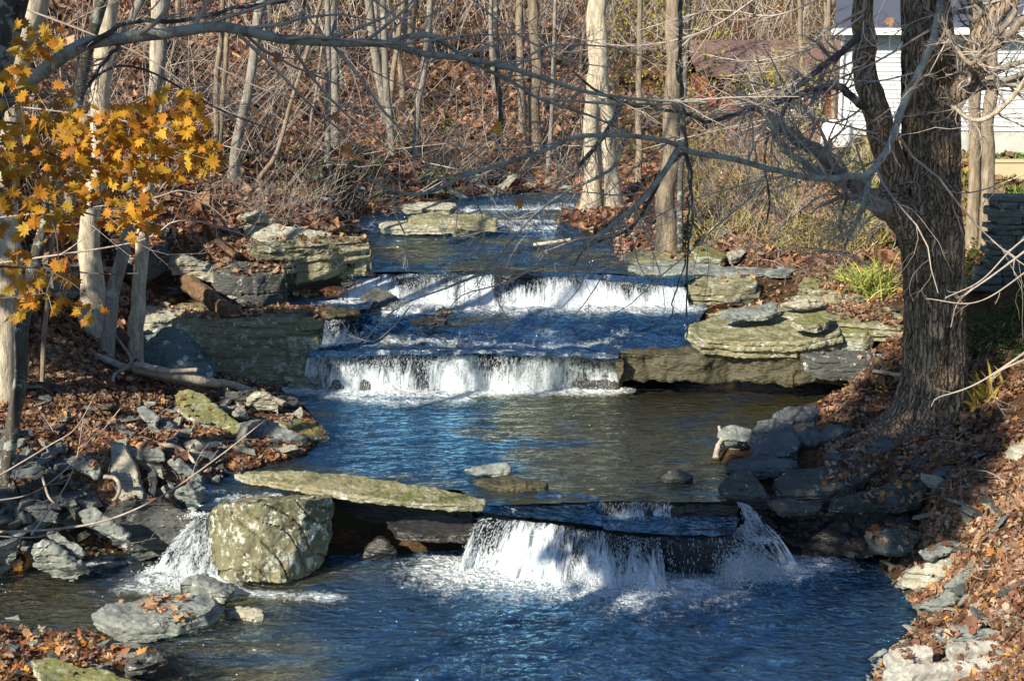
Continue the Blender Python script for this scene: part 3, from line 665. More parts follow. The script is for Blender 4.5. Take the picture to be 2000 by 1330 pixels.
slab('rock_ledge', 'dark rock face behind the upper wide waterfall', 'rock ledge', [(660,545,2.02),(725,536,2.1),(1000,537,2.1),(1220,540,2.1),(1345,553,2.08),(1345,540,2.1),(725,528,2.12),(670,535,2.1)], .6, 'wet', ext='v', vox=.04, rough=.03, leaves=0)
slab('rock_ledge', 'sunlit flat topped ledge with moss and leaves right of the blue rapids', 'rock ledge', [(1345,645,1.72),(1352,630,1.78),(1400,615,1.84),(1520,605,1.9),(1640,625,1.84),(1640,650,1.74),(1560,668,1.64),(1450,668,1.63),(1370,662,1.66)], .25, 'ledge', ext='v', vox=.025, rough=.03, lay=.04, leaves=1.3)
slab('rock_ledge', 'leafy upper step behind the sunlit ledge on the right bank', 'rock ledge', [(1380,612,1.86),(1440,600,1.92),(1600,588,2.0),(1760,600,1.98),(1760,640,1.8),(1640,632,1.84),(1500,610,1.88)], .25, 'ledge', ext='v', vox=.035, leaves=.9)
slab('rock_ledge', 'green grey block with mossy underside near the big trunk', 'rock ledge', [(1590,640,1.76),(1620,628,1.84),(1690,630,1.84),(1700,640,1.78),(1690,650,1.72),(1610,652,1.7)], .3, 'mossy', ext='v', vox=.03, leaves=.3)
slab('rock_ledge', 'dark recessed course of rock left of the big trunk', 'rock ledge', [(1560,690,1.5),(1650,680,1.55),(1780,690,1.5),(1780,705,1.42),(1600,705,1.42)], .3, 'dark', ext='v', vox=.035, leaves=.6)
slab('rock_ledge', 'rounded tan ledge with mossy top right of the upper fall', 'rock ledge', [(1340,552,2.12),(1360,540,2.18),(1450,535,2.22),(1480,545,2.16),(1478,558,2.08),(1420,566,2.02),(1350,564,2.03)], .42, 'ledge', ext='v', vox=.03, rough=.05, lay=.03, leaves=.15)
slab('flat_rock', 'thin dark slab overhanging the right end of the upper fall', 'rock slab', [(1228,520,2.28),(1330,512,2.32),(1480,520,2.28),(1560,524,2.26),(1540,532,2.22),(1400,536,2.2),(1260,530,2.22)], .08, 'slate', ext='v', vox=.025, leaves=.15)
slab('flat_rock', 'lower dark slab under the thin overhanging slab', 'rock slab', [(1255,534,2.18),(1360,530,2.2),(1400,540,2.16),(1390,552,2.1),(1300,546,2.12)], .14, 'wet', ext='v', vox=.025, leaves=.05)
slab('flat_rock', 'flat pale slab with dark edge at the right side of the upper stream', 'rock slab', [(1208,498,2.4),(1250,486,2.46),(1330,492,2.42),(1400,502,2.36),(1390,512,2.3),(1260,510,2.32)], .12, 'ledge', ext='v', vox=.025, leaves=.3)
slab('flat_rock', 'curved greenish stone lying below the far right bank', 'rock slab', [(1345,485,2.5),(1375,482,2.52),(1420,498,2.42),(1410,512,2.34),(1360,508,2.36)], .15, 'mossy', vox=.025, leaves=.1)
slab('flat_rock', 'small pale angular stone beside the curved greenish stone', 'rock slab', [(1422,492,2.48),(1440,485,2.52),(1455,492,2.46),(1450,506,2.38),(1428,508,2.38)], .12, 'pale', vox=.025, leaves=0)
slab('flat_rock', 'flat olive stone with green moss cap on the right bank', 'rock slab', [(1555,556,2.22),(1580,545,2.28),(1620,548,2.26),(1660,566,2.18),(1650,576,2.12),(1560,572,2.12)], .14, 'mossy', vox=.025, leaves=.2)
slab('stone_block', 'smooth tan block under the moss capped stone', 'rock', [(1550,576,2.12),(1660,572,2.14),(1690,575,2.12),(1650,588,2.04),(1550,590,2.02)], .25, 'ledge', ext='v', vox=.025, leaves=.1)
slab('flat_rock', 'grey wedge shaped stone in front of the tan block', 'rock slab', [(1475,606,1.98),(1500,596,2.04),(1524,595,2.04),(1520,606,1.97),(1500,612,1.93)], .1, 'slate', vox=.02, leaves=.1)
slab('stone_block', 'short log like stone with dark broken end near the tan block', 'rock', [(1530,594,2.06),(1565,586,2.12),(1605,584,2.12),(1612,596,2.02),(1570,604,1.98)], .12, 'pale', vox=.02, leaves=.3)
slab('stone_block', 'pointed dark rock splitting the left part of the upper fall', 'rock', [(705,575,1.96),(730,562,2.04),(765,568,2.0),(785,590,1.82),(780,606,1.76),(720,600,1.78)], .25, 'dark', vox=.025, leaves=0)
slab('flat_rock', 'low leafy rock at the mouth of the left shelf', 'rock slab', [(605,606,1.92),(650,602,1.94),(698,606,1.9),(702,616,1.84),(650,624,1.82),(615,622,1.82)], .2, 'olive', vox=.025, leaves=.9)
slab('stone_block', 'small black rock poking out of the foam below the upper fall', 'rock', [(852,606,1.8),(865,594,1.88),(880,600,1.84),(885,612,1.76),(860,614,1.74)], .14, 'wet', vox=.02, leaves=0)
slab('flat_rock', 'thin dark streak of rock in the blue rapids', 'rock slab', [(798,628,1.70),(850,622,1.74),(878,628,1.71),(870,636,1.67),(810,638,1.67)], .08, 'wet', vox=.02, leaves=.1)
slab('flat_rock', 'small leafy stone on the lip in the middle of the upper fall', 'rock slab', [(965,532,2.2),(990,526,2.24),(1030,530,2.22),(1035,540,2.16),(980,542,2.15)], .1, 'wet', vox=.02, leaves=.5)
slab('flat_rock', 'long pale flat rock in the middle of the upper stream', 'rock slab', [(735,440,2.5),(790,434,2.54),(850,436,2.52),(900,446,2.46),(860,452,2.42),(750,450,2.42)], .14, 'pale', vox=.03, leaves=.1)
slab('flat_rock', 'dark undercut rock behind the long pale flat rock', 'rock slab', [(790,424,2.66),(860,418,2.7),(930,420,2.68),(975,430,2.62),(970,440,2.54),(900,438,2.56),(800,436,2.56)], .2, 'ledge', vox=.03, leaves=.15)
slab('flat_rock', 'farthest flat pale rock of the upper stream', 'rock slab', [(770,404,2.84),(830,398,2.88),(890,402,2.84),(880,412,2.76),(800,414,2.74)], .15, 'pale', vox=.03, leaves=.1)
slab('flat_rock', 'small green mossy stone in the upper stream', 'rock slab', [(882,455,2.42),(900,450,2.46),(918,456,2.42),(910,464,2.36),(890,464,2.36)], .1, 'mossy', vox=.025, leaves=.1)
hull('boulder', 'round dark stone wedged between the long slab and the pool bottom', 'boulder', [(700,1075,.12),(740,1050,.3),(770,1060,.28),(780,1090,.02),(700,1100,-.05),(740,1045,16.6)], 'wet', vox=.02, rough=.03)
# ---- right bank
slab('flat_rock', 'small overlapping blue slab above the leafy overhanging slab', 'rock slab', [(1600,900,1.0),(1640,888,1.04),(1700,886,1.06),(1700,896,1.02),(1650,905,.98)], .07, 'blue', vox=.016, rough=.014, lay=.012, leaves=.3)
slab('flat_rock', 'broken slab end jutting below the dark boulder on the right shore', 'rock slab', [(1495,985,.7),(1540,975,.74),(1610,985,.7),(1600,1005,.6),(1530,1010,.58)], .12, 'dark', vox=.022, leaves=.1)
slab('flat_rock', 'dark tilted slab at the foot of the leafy right slope', 'rock slab', [(1690,1050,.5),(1760,1035,.58),(1800,1050,.52),(1770,1085,.34),(1710,1085,.3)], .12, 'dark', vox=.022, leaves=.3)
slab('flat_rock', 'grey slab just above the sunlit pale slab', 'rock slab', [(1790,1085,.5),(1830,1070,.56),(1875,1062,.6),(1870,1078,.54),(1820,1098,.44)], .07, 'slate', vox=.022, leaves=.2)
slab('flat_rock', 'long grey slab edge sticking out of leaves near the right frame edge', 'rock slab', [(1900,1010,.9),(1950,1000,.95),(2010,1005,.95),(2010,1020,.9),(1930,1025,.85)], .08, 'slate', vox=.022, leaves=.3)
# ---- left bank extra slabs
slab('flat_rock', 'narrow grey slab pointing down toward the sloping wet slab', 'rock slab', [(150,1010,.72),(185,1000,.78),(250,1050,.5),(240,1064,.44),(190,1040,.56)], .07, 'slate', vox=.02, leaves=.1)
slab('flat_rock', 'dark slab standing on edge among stones above the left shore', 'rock slab', [(95,935,16.6),(115,925,16.7),(120,990,16.4),(100,1000,16.3)], .09, 'dark', vox=.02, leaves=0)
slab('flat_rock', 'tilted grey slab with pale root on it at the left edge', 'rock slab', [(20,920,1.2),(60,905,1.28),(85,915,1.2),(70,940,1.08),(25,945,1.1)], .08, 'slate', vox=.02, leaves=.1)
slab('flat_rock', 'pair like dark blade of rock right of the tall upright slab', 'rock slab', [(288,930,16.9),(305,925,17.0),(312,985,16.6),(290,995,16.5)], .09, 'dark', vox=.02, leaves=0)
slab('flat_rock', 'grey slab leaning down to the inlet below the pale rounded stone', 'rock slab', [(330,905,1.0),(350,900,1.04),(400,935,.82),(395,948,.76),(350,930,.88)], .07, 'slate', vox=.02, leaves=.1)
slab('flat_rock', 'pale split slab beside the blue grey inlet slab', 'rock slab', [(355,868,1.02),(380,862,1.06),(425,895,.86),(415,905,.82),(375,885,.94)], .06, 'pale', vox=.02, leaves=.1)
slab('flat_rock', 'long grey slab lying in leaves left of the tall upright slab', 'rock slab', [(120,900,1.2),(150,890,1.25),(200,925,1.05),(190,938,1.0),(145,920,1.1)], .07, 'slate', vox=.02, leaves=.15)
slab('flat_rock', 'blue slab with upturned edge near the left frame edge', 'rock slab', [(50,1000,.85),(85,990,.9),(120,1010,.78),(110,1028,.68),(70,1025,.72)], .08, 'blue', vox=.02, leaves=.1)
hull('boulder', 'rounded dark boulder at the right end of the nearest lip', 'boulder', [(1398,950,.86),(1430,925,.98),(1470,920,1.0),(1500,945,.92),(1500,975,.75),(1450,985,.66),(1402,972,.72),(1450,918,17.2)], 'dark', vox=.02, rough=.03)
slab('flat_rock', 'smooth blue grey boulder with two pale rings by the roots', 'boulder', [(1466,845,1.05),(1480,828,1.14),(1520,824,1.15),(1548,835,1.1),(1560,870,.95),(1555,892,.84),(1520,898,.82),(1475,890,.84),(1466,870,.92)], .3, 'blue', vox=.022, rough=.02, leaves=.05)
slab('stone_block', 'dark square block lying behind the smooth blue boulder', 'rock', [(1505,808,1.15),(1530,796,1.2),(1590,788,1.24),(1600,800,1.18),(1590,815,1.1),(1530,822,1.08)], .3, 'blue', ext='v', vox=.022, leaves=.05)
slab('flat_rock', 'long blue grey slab between the blue boulder and the tree roots', 'rock slab', [(1555,852,1.04),(1580,838,1.1),(1640,834,1.12),(1662,846,1.05),(1630,862,.98),(1580,872,.94)], .1, 'blue', vox=.016, rough=.014, lay=.012, leaves=.1)
slab('flat_rock', 'dark slab lying in leaves below the big trunk', 'rock slab', [(1692,878,.98),(1720,858,1.06),(1752,850,1.09),(1762,866,1.02),(1740,885,.94),(1710,895,.9)], .1, 'blue', vox=.016, rough=.014, lay=.012, leaves=.08)
slab('flat_rock', 'large overhanging blue grey slab with leaf drifts on the right bank', 'rock slab', [(1510,942,.88),(1540,925,.95),(1600,918,.98),(1660,905,1.02),(1712,895,1.04),(1718,915,.97),(1690,945,.86),(1620,970,.76),(1530,972,.76)], .15, 'dark', vox=.018, rough=.018, lay=.02, layh=.05, leaves=.7)
slab('flat_rock', 'greenish slab with mossy front lying under the overhanging slab', 'rock slab', [(1625,985,.78),(1680,965,.85),(1760,945,.92),(1805,942,.92),(1812,960,.84),(1800,985,.74),(1720,990,.72)], .20, 'dark', vox=.018, rough=.018, lay=.02, layh=.05, leaves=.4)
slab('rock_ledge', 'black recess of rock under the overhanging slabs', 'rock ledge', [(1470,985,16.9),(1600,975,17.0),(1750,985,16.6),(1800,1060,15.9),(1700,1090,16.1),(1500,1100,16.6)], .4, 'wet', ext='b', vox=.03, rough=.08, lay=.06, leaves=.05)  # dark sheet closing the hollow, the cavern's shade is in its colour
slab('flat_rock', 'grey slab standing at the waters edge left of the blue boulder', 'rock slab', [(1405,848,.98),(1425,838,1.04),(1465,842,1.02),(1466,862,.92),(1440,872,.86),(1410,868,.87)], .2, 'slate', vox=.022, leaves=.1)
slab('flat_rock', 'flat wet slab between the dark boulder and the overhanging slab', 'rock slab', [(1420,905,.82),(1480,895,.86),(1560,905,.86),(1560,920,.8),(1480,925,.76),(1425,920,.76)], .15, 'blue', vox=.025, leaves=.2)
slab('flat_rock', 'sunlit pale slab sloping into the dark water on the right', 'rock slab', [(1742,1150,.05),(1775,1120,.25),(1840,1095,.42),(1895,1075,.55),(1900,1090,.5),(1885,1108,.40),(1830,1140,.2),(1795,1160,.05)], .10, 'pale', vox=.02, leaves=.1)
slab('flat_rock', 'long narrow curved slab crossing the sunlit pale slab', 'rock slab', [(1790,1190,.1),(1840,1160,.28),(1885,1115,.5),(1925,1070,.66),(1955,1062,.68),(1960,1075,.62),(1915,1130,.42),(1880,1175,.2),(1830,1202,.06)], .08, 'slate', vox=.02, leaves=.08)
slab('flat_rock', 'grey slab lying right of the long narrow slab', 'rock slab', [(1868,1190,.2),(1895,1165,.34),(1950,1128,.52),(1968,1138,.47),(1955,1160,.36),(1905,1198,.16)], .09, 'slate', vox=.02, leaves=.1)
slab('flat_rock', 'small dark tilted stone among leaves below the big trunk', 'rock slab', [(1758,912,.96),(1790,900,1.0),(1815,885,1.06),(1818,898,1.0),(1795,920,.92)], .1, 'dark', vox=.02, leaves=.1)
slab('flat_rock', 'blue grey upright stone half buried in leaves on the right slope', 'rock slab', [(1815,935,.98),(1840,918,1.06),(1856,915,1.07),(1850,940,.96),(1825,958,.88)], .1, 'blue', vox=.02, leaves=.05)
slab('flat_rock', 'rounded slab edge covered with leaves on the right slope', 'rock slab', [(1895,958,.98),(1930,945,1.05),(1990,940,1.08),(1990,970,.98),(1950,985,.9),(1905,978,.9)], .1, 'slate', vox=.02, leaves=.9)
slab('stone_block', 'pale rock at the right frame edge above the leafy slope', 'rock', [(1985,870,1.5),(2010,855,1.6),(2040,860,1.5),(2040,950,1.1),(1990,945,1.15)], .2, 'pale', vox=.02, leaves=.1)
slab('concrete_kerb', 'long pebbly concrete beam at the bottom right corner', 'concrete beam', [(1722,1312,.32),(1735,1296,.36),(1860,1286,.40),(2060,1262,.46),(2060,1290,.40),(1880,1306,.34),(1770,1318,.30)], .12, 'concrete', ext='v', vox=.018, rough=.008, lay=.0, leaves=.2)
slab('concrete_kerb', 'short pebbly concrete block behind the long beam', 'concrete beam', [(1848,1254,.42),(1985,1246,.46),(1990,1264,.42),(1860,1276,.38)], .12, 'concrete', ext='v', vox=.018, rough=.008, lay=0, leaves=.1)
slab('flat_rock', 'broken concrete piece left of the short concrete block', 'concrete beam', [(1722,1272,.32),(1790,1254,.38),(1822,1258,.38),(1825,1280,.3),(1740,1292,.27)], .12, 'concrete', ext='v', vox=.018, rough=.008, lay=0, leaves=.2)
slab('flat_rock', 'grey flat stone leaning on the broken concrete piece', 'rock slab', [(1690,1296,.2),(1725,1272,.32),(1735,1280,.3),(1705,1308,.14)], .08, 'slate', vox=.018, leaves=0)
slab('flat_rock', 'flat grey stone behind the short concrete block', 'rock slab', [(1820,1238,.42),(1870,1230,.45),(1960,1236,.45),(1960,1246,.42),(1850,1256,.38)], .06, 'slate', vox=.02, leaves=.2)

def build_rocks():
    tmp = []
    for q in ROCKQ:
        grp_ = []
        for Vq in q['V']:
            bm = bmesh.new()
            vs = [bm.verts.new(v) for v in Vq]
            if q['hull']:
                bmesh.ops.convex_hull(bm, input=vs)
                gq = np.random.default_rng(len(q['label']))
                cen = Vector(Vq.mean(0))
                for _ in range(q['chips']):                          # knock planar chips off the corners
                    n_ = Vector(unit(gq.normal(size=3) + np.array([0, -.4, .2]))); far_ = max((v.co - cen).dot(n_) for v in bm.verts)
                    r_ = bmesh.ops.bisect_plane(bm, geom=bm.verts[:] + bm.edges[:] + bm.faces[:], plane_co=cen + n_ * far_ * gq.uniform(.72, .9), plane_no=n_, clear_outer=True)
                    bmesh.ops.convex_hull(bm, input=bm.verts[:])
            else:
                k = len(Vq) // 2
                f1 = bm.faces.new(vs[:k]); f2 = bm.faces.new(vs[k:][::-1])
                for i in range(k):
                    bm.faces.new([vs[i], vs[i + k], vs[(i + 1) % k + k], vs[(i + 1) % k]])
                bmesh.ops.triangulate(bm, faces=[f1, f2])
            bmesh.ops.recalc_face_normals(bm, faces=bm.faces)
            me = bpy.data.meshes.new('tmp'); bm.to_mesh(me); bm.free()
            o = bpy.data.objects.new('tmp', me); col.objects.link(o)
            md = o.modifiers.new('r', 'REMESH'); md.mode = 'VOXEL'; md.voxel_size = (q['vox'] or 0.025) * (.8 if len(q['V']) > 1 else 1); md.use_smooth_shade = True
            sm = o.modifiers.new('s', 'SMOOTH'); sm.iterations = 1; sm.factor = 0.4
            grp_.append(o)
        tmp.append(grp_)
    bpy.context.view_layer.update()
    dg = bpy.context.evaluated_depsgraph_get()
    for s_, (q, os_) in enumerate(zip(ROCKQ, tmp)):
        if len(os_) == 1: me = bpy.data.meshes.new_from_object(os_[0].evaluated_get(dg))
        else:
            bm = bmesh.new()
            for o in os_:
                m2 = bpy.data.meshes.new_from_object(o.evaluated_get(dg)); bm.from_mesh(m2); bpy.data.meshes.remove(m2)
            me = bpy.data.meshes.new('rock'); bm.to_mesh(me); bm.free()
        n = len(me.vertices)
        if n == 0: print('EMPTY ROCK', q['label']); continue
        P = np.zeros(n * 3, np.float32); me.vertices.foreach_get('co', P); P = P.reshape(-1, 3).astype(float)
        N = np.zeros(n * 3, np.float32); me.vertices.foreach_get('normal', N); N = N.reshape(-1, 3)
        size = np.linalg.norm(P.max(0) - P.min(0))
        x, y, z = P.T
        # large facets: ridged noise, then small grain
        d = q['rough'] * (fbm(x * 2.3 + s_, y * 2.3, z * 3.2, 3, s_) + 0.5 * np.abs(fbm(x * 6, y * 6, z * 9, 3, s_ + 5)) - 0.2)
        d += 0.008 * fbm(x * 22, y * 22, z * 30, 2, s_ + 9)
        # chipped planar facets
        cell = np.floor(np.stack([x * 3.1 + .9 * vnoise(x * 2, y * 2, z * 2, 5), y * 3.1 + .9 * vnoise(x * 2, y * 2, z * 2, 6), z * 4.1 + .9 * vnoise(x * 2, y * 2, z * 2, 7)]))
        d += q['rough'] * .55 * (_hash(cell[0], cell[1], cell[2], s_ + 31) - .5)
        if q.get('groove'):
            w_ = x * 3.6 + z * 1.9 + 1.3 * vnoise(x * 2, z * 2, y * 2, 4); cellg = np.floor(w_)
            d += q['groove'] * (_hash(cellg, cellg * 0, cellg * 0, 12) - .6) - q['groove'] * .8 * (np.abs(w_ - cellg - .5) > .46)
        D = N * d[:, None]
        if q['lay']:
            lz = z / q['layh'] + 0.5 * vnoise(x * .7, y * .7, 0, 3 + s_)
            L = np.floor(lz); fr = lz - L
            off = (_hash(L, np.zeros_like(L), np.zeros_like(L), s_ + 77) - .5) * 2 * q['lay'] + q['lay'] * .7 * vnoise(x * 1.3, y * 1.3, L * 3.7, s_ + 5)
            crack = -q['lay'] * 0.6 * (np.abs(fr - .5) > .44)
            Nh = N.copy(); Nh[:, 2] = 0
            D += Nh * (off + crack)[:, None]
        P = P + D
        c = P.mean(0); c[2] = P[:, 2].min()
        me.vertices.foreach_set('co', (P - c).astype(np.float32).ravel())
        me.materials.clear(); me.materials.append(M[q['mat']])
        me.name = q['name']; me.update()
        me.polygons.foreach_set('use_smooth', np.ones(len(me.polygons), bool)); me.set_sharp_from_angle(angle=R(34))
        ro = link(q['name'], me, loc=c)
        tag(ro, q['label'], q['cat'], q['group'], 'thing')
        if q['leaves'] > 0: ROCKS_FOR_LEAVES.append((ro, q['leaves']))
    for o in [o for g_ in tmp for o in g_]:
        m_ = o.data; bpy.data.objects.remove(o); bpy.data.meshes.remove(m_)
build_rocks()

# ---------------------------------------------------------------- small loose stones, each a thing, shared shapes
def stone_mesh(seed, flat):
    g = np.random.default_rng(seed)
    bm = bmesh.new()
    n = g.integers(5, 8); th = np.sort(g.uniform(0, 6.28, n)); rr_ = g.uniform(.7, 1, n)
    for zz in (0, 1):
        for a, r_ in zip(th, rr_):
            s_ = 1 - .12 * zz
            bm.verts.new((math.cos(a) * r_ * s_ * 1.5, math.sin(a) * r_ * s_ * .6, (zz - .5) * flat + g.uniform(-.03, .03)))
    bmesh.ops.convex_hull(bm, input=bm.verts[:])
    bmesh.ops.subdivide_edges(bm, edges=bm.edges[:], cuts=3, use_grid_fill=True)
    for v_ in bm.verts:
        c_ = v_.co; d_ = float(fbm(c_.x * 3 + seed, c_.y * 3, c_.z * 3, 3, seed)) * .05
        v_.co += v_.normal * d_
    me = bpy.data.meshes.new('loose_stone'); bm.to_mesh(me); bm.free()
    me.polygons.foreach_set('use_smooth', np.ones(len(me.polygons), bool)); me.set_sharp_from_angle(angle=R(28))
    return me
stone_kinds = []
for i_ in range(10):
    mm_ = stone_mesh(i_ + 3, [.12, .17, .28][i_ % 3]); mm_.materials.append(M[['slate', 'pale', 'blue', 'dark', 'slate'][i_ % 5]]); stone_kinds.append(mm_)
STONE_AREAS = [  # pixel box, count, size range, label, group, tilt
 ((0, 985, 400, 1090), 85, (.12, .34), 'flat grey stone in the jumble above the lower left shore', 'stones jumbled above the lower left shore', .7),
 ((0, 880, 460, 990), 80, (.09, .30), 'small slaty stone half buried in leaves below the upright slab bank', 'slaty stones on the lower left bank', .6),
 ((230, 790, 600, 890), 60, (.08, .24), 'loose stone lying around the tilted mossy slab', 'loose stones around the tilted slabs', .5),
 ((0, 1225, 300, 1330), 34, (.06, .2), 'flat stone in the bottom left corner of the shore', 'stones in the bottom left corner', .3),
 ((1700, 1190, 2000, 1330), 34, (.05, .16), 'small stone near the concrete beams', 'small stones near the concrete beams', .3),
 ((1720, 880, 2000, 1180), 40, (.08, .22), 'dark stone poking out of leaves on the right slope', 'dark stones in the leaves of the right slope', .5),
 ((1180, 440, 1480, 500), 34, (.1, .28), 'angular stone on the shore below the far right trees', 'angular stones below the far right trees', .4),
 ((1480, 545, 1760, 640), 16, (.08, .2), 'flat stone on the stepped right ledges', 'flat stones on the right ledges', .2),
 ((260, 560, 480, 620), 14, (.08, .2), 'flat stone by the rotten log', 'flat stones by the rotten log', .3),
 ((560, 340, 1130, 400), 40, (.12, .4), 'dark stone along the foot of the far hillside', 'dark stones at the foot of the far hillside', .4),
 ((0, 700, 260, 860), 16, (.1, .24), 'flat blue grey stone among leaves under the left trees', 'stones in the leaves under the left trees', .3),
]
def hit_ground(u, v):
    """march the view ray to the ground"""
    a, b = (u - 1000.0) / F, (v - 665.0) / F
    d = np.array([a, CT - b * ST, -(ST + b * CT)])
    ts = np.linspace(10, 95, 900)
    P = np.array([0, 0, CAM_H]) + ts[:, None] * d
    below = P[:, 2] < ground(P[:, 0], P[:, 1])
    i = np.argmax(below)
    return P[i] if below[i] else None
g_ = np.random.default_rng(11)
STONES = []
for (x0, y0, x1, y1), cnt, (s0, s1), lab, grp, tl in STONE_AREAS:
    for _ in range(cnt):
        u, v_ = g_.uniform(x0, x1), g_.uniform(y0, y1)
        p = hit_ground(u, v_)
        if p is None or in_water(np.array(p[0]), np.array(p[1]), -0.1): continue
        if 175 < u < 300 and 880 < v_ < 1060: continue        # nothing lies in front of the upright slab
        s = g_.uniform(s0, s1)
        STONES.append((s / p[1], s, p, int(g_.integers(0, 10)), (g_.normal() * tl * .8, g_.normal() * tl * .8, g_.uniform(0, 6.28)), lab, grp))
STONES.sort(key=lambda q: -q[0])
for _, s, p, k_, rot, lab, grp in STONES[:285]:
    o = link('loose_stone', stone_kinds[k_], loc=(p[0], p[1], gz(p[0], p[1]) + s * .12))
    o.scale = (s, s, s); o.rotation_euler = rot
    tag(o, lab, 'stone', grp, 'thing')
def merged_stones(items, label):
    V, T, off = [], [], 0
    for s, p, k_, rot in items:
        me = stone_kinds[k_]; n = len(me.vertices); a = np.zeros(n * 3, np.float32); me.vertices.foreach_get('co', a)
        Rm = np.array(Matrix.Rotation(rot[2], 3, 'Z') @ Matrix.Rotation(rot[0], 3, 'X') @ Matrix.Rotation(rot[1], 3, 'Y'))
        V.append((a.reshape(-1, 3) * s) @ Rm.T + np.array([p[0], p[1], gz(p[0], p[1]) + s * .1]))
        me.calc_loop_triangles(); t_ = np.zeros(len(me.loop_triangles) * 3, np.int32); me.loop_triangles.foreach_get('vertices', t_)
        T.append(t_.reshape(-1, 3) + off); off += n
    tag(link('gravel', make_mesh('gravel', np.concatenate(V), None, np.concatenate(T), M['slate'])), label, 'gravel', None, 'stuff')
extra_ = [(s, p, k_, rot) for _, s, p, k_, rot, _, _ in STONES[285:]]
for (x0, y0, x1, y1), cnt in (((0, 985, 420, 1110), 420), ((0, 870, 480, 990), 260), ((1690, 1190, 2000, 1340), 420), ((0, 1225, 330, 1330), 160), ((1180, 440, 1500, 500), 200), ((1640, 860, 2000, 1190), 150)):
    for _ in range(cnt):
        p = hit_ground(g_.uniform(x0, x1), g_.uniform(y0, y1))
        if p is None or in_water(np.array(p[0]), np.array(p[1]), -0.05): continue
        extra_.append((g_.uniform(.025, .075), p, int(g_.integers(0, 10)), (g_.normal() * .3, g_.normal() * .3, g_.uniform(0, 6.28))))
merged_stones(extra_, 'pebbles and stone chips lying between the larger stones on both shores')
# ================================================================ waterfalls
def fall_material():
    t = NT('falling_water')
    su, sv = t.attr('su', 'Fac'), t.attr('sv', 'Fac')
    cb = t.t.nodes.new('ShaderNodeCombineXYZ'); t.link(su, cb.inputs[0]); t.link(sv, cb.inputs[1])
    def mp(a, b):
        n = t.t.nodes.new('ShaderNodeMapping'); n.inputs['Scale'].default_value = (a, b, 1); t.link(cb.outputs[0], n.inputs[0]); return n.outputs[0]
    n1 = t.noise(mp(24, 4.5), 1.0, 6, 0.7, 0.8)
    n2 = t.noise(mp(9, 2.0), 1.0, 4, 0.6)
    n3 = t.noise(mp(75, 16.0), 1.0, 3, 0.7)
    w = t.math('ADD', t.attr('white', 'Fac'), t.math('ADD', t.math('MULTIPLY', t.math('SUBTRACT', n1, 0.5), 1.9), t.math('ADD', t.math('MULTIPLY', t.math('SUBTRACT', n2, 0.5), 1.3), t.math('MULTIPLY', t.math('SUBTRACT', n3, 0.5), 0.6))))
    mask = t.ramp(w, [(0.30, 0.0), (0.55, 0.45), (0.85, 1.0)])
    c = t.mix(mask, (0.02, 0.035, 0.05), (0.84, 0.90, 0.93))
    t.bump(t.math('ADD', n1, t.math('MULTIPLY', n3, .6)), 1.0, 0.04)
    t.set(c, t.mix(mask, 0.08, 0.4), 0.6, 1.4)
    tr = t.t.nodes.new('ShaderNodeBsdfTransparent'); mx = t.t.nodes.new('ShaderNodeMixShader')
    a = t.ramp(w, [(0.10, 0.15), (0.42, 1.0)])
    t.link(a, mx.inputs[0]); t.link(tr.outputs[0], mx.inputs[1]); t.link(t.p.outputs[0], mx.inputs[2]); t.link(mx.outputs[0], t.out.inputs[0])
    return t.m
M['fall'] = fall_material()
t = NT('white_water'); t.set((0.82, 0.89, 0.93), 0.3, 0.5, 1.33); M['white'] = t.m
tr = t.t.nodes.new('ShaderNodeBsdfTransparent'); mx = t.t.nodes.new('ShaderNodeMixShader'); mx.inputs[0].default_value = .45
t.link(tr.outputs[0], mx.inputs[1]); t.link(t.p.outputs[0], mx.inputs[2]); t.link(mx.outputs[0], t.out.inputs[0])
OCT = np.array([[1,0,0],[-1,0,0],[0,1,0],[0,-1,0],[0,0,1],[0,0,-1]], float)
OCF = np.array([[0,2,4],[2,1,4],[1,3,4],[3,0,4],[2,0,5],[1,2,5],[3,1,5],[0,3,5]])
def blobs(C, D, rad, ln):
    """elongated drops: centres C, unit directions D, radii, half lengths"""
    N = len(C)
    ref = np.where(np.abs(D[:, 2:3]) > .9, np.array([[1., 0, 0]]), np.array([[0, 0, 1.]]))
    A = unit(np.cross(D, ref)); B = np.cross(D, A)
    V = C[:, None] + A[:, None] * (OCT[None, :, 0:1] * rad[:, None, None]) + B[:, None] * (OCT[None, :, 1:2] * rad[:, None, None]) + D[:, None] * (OCT[None, :, 2:3] * ln[:, None, None])
    T = (np.arange(N)[:, None, None] * 6 + OCF[None]).reshape(-1, 3)
    return V.reshape(-1, 3), T
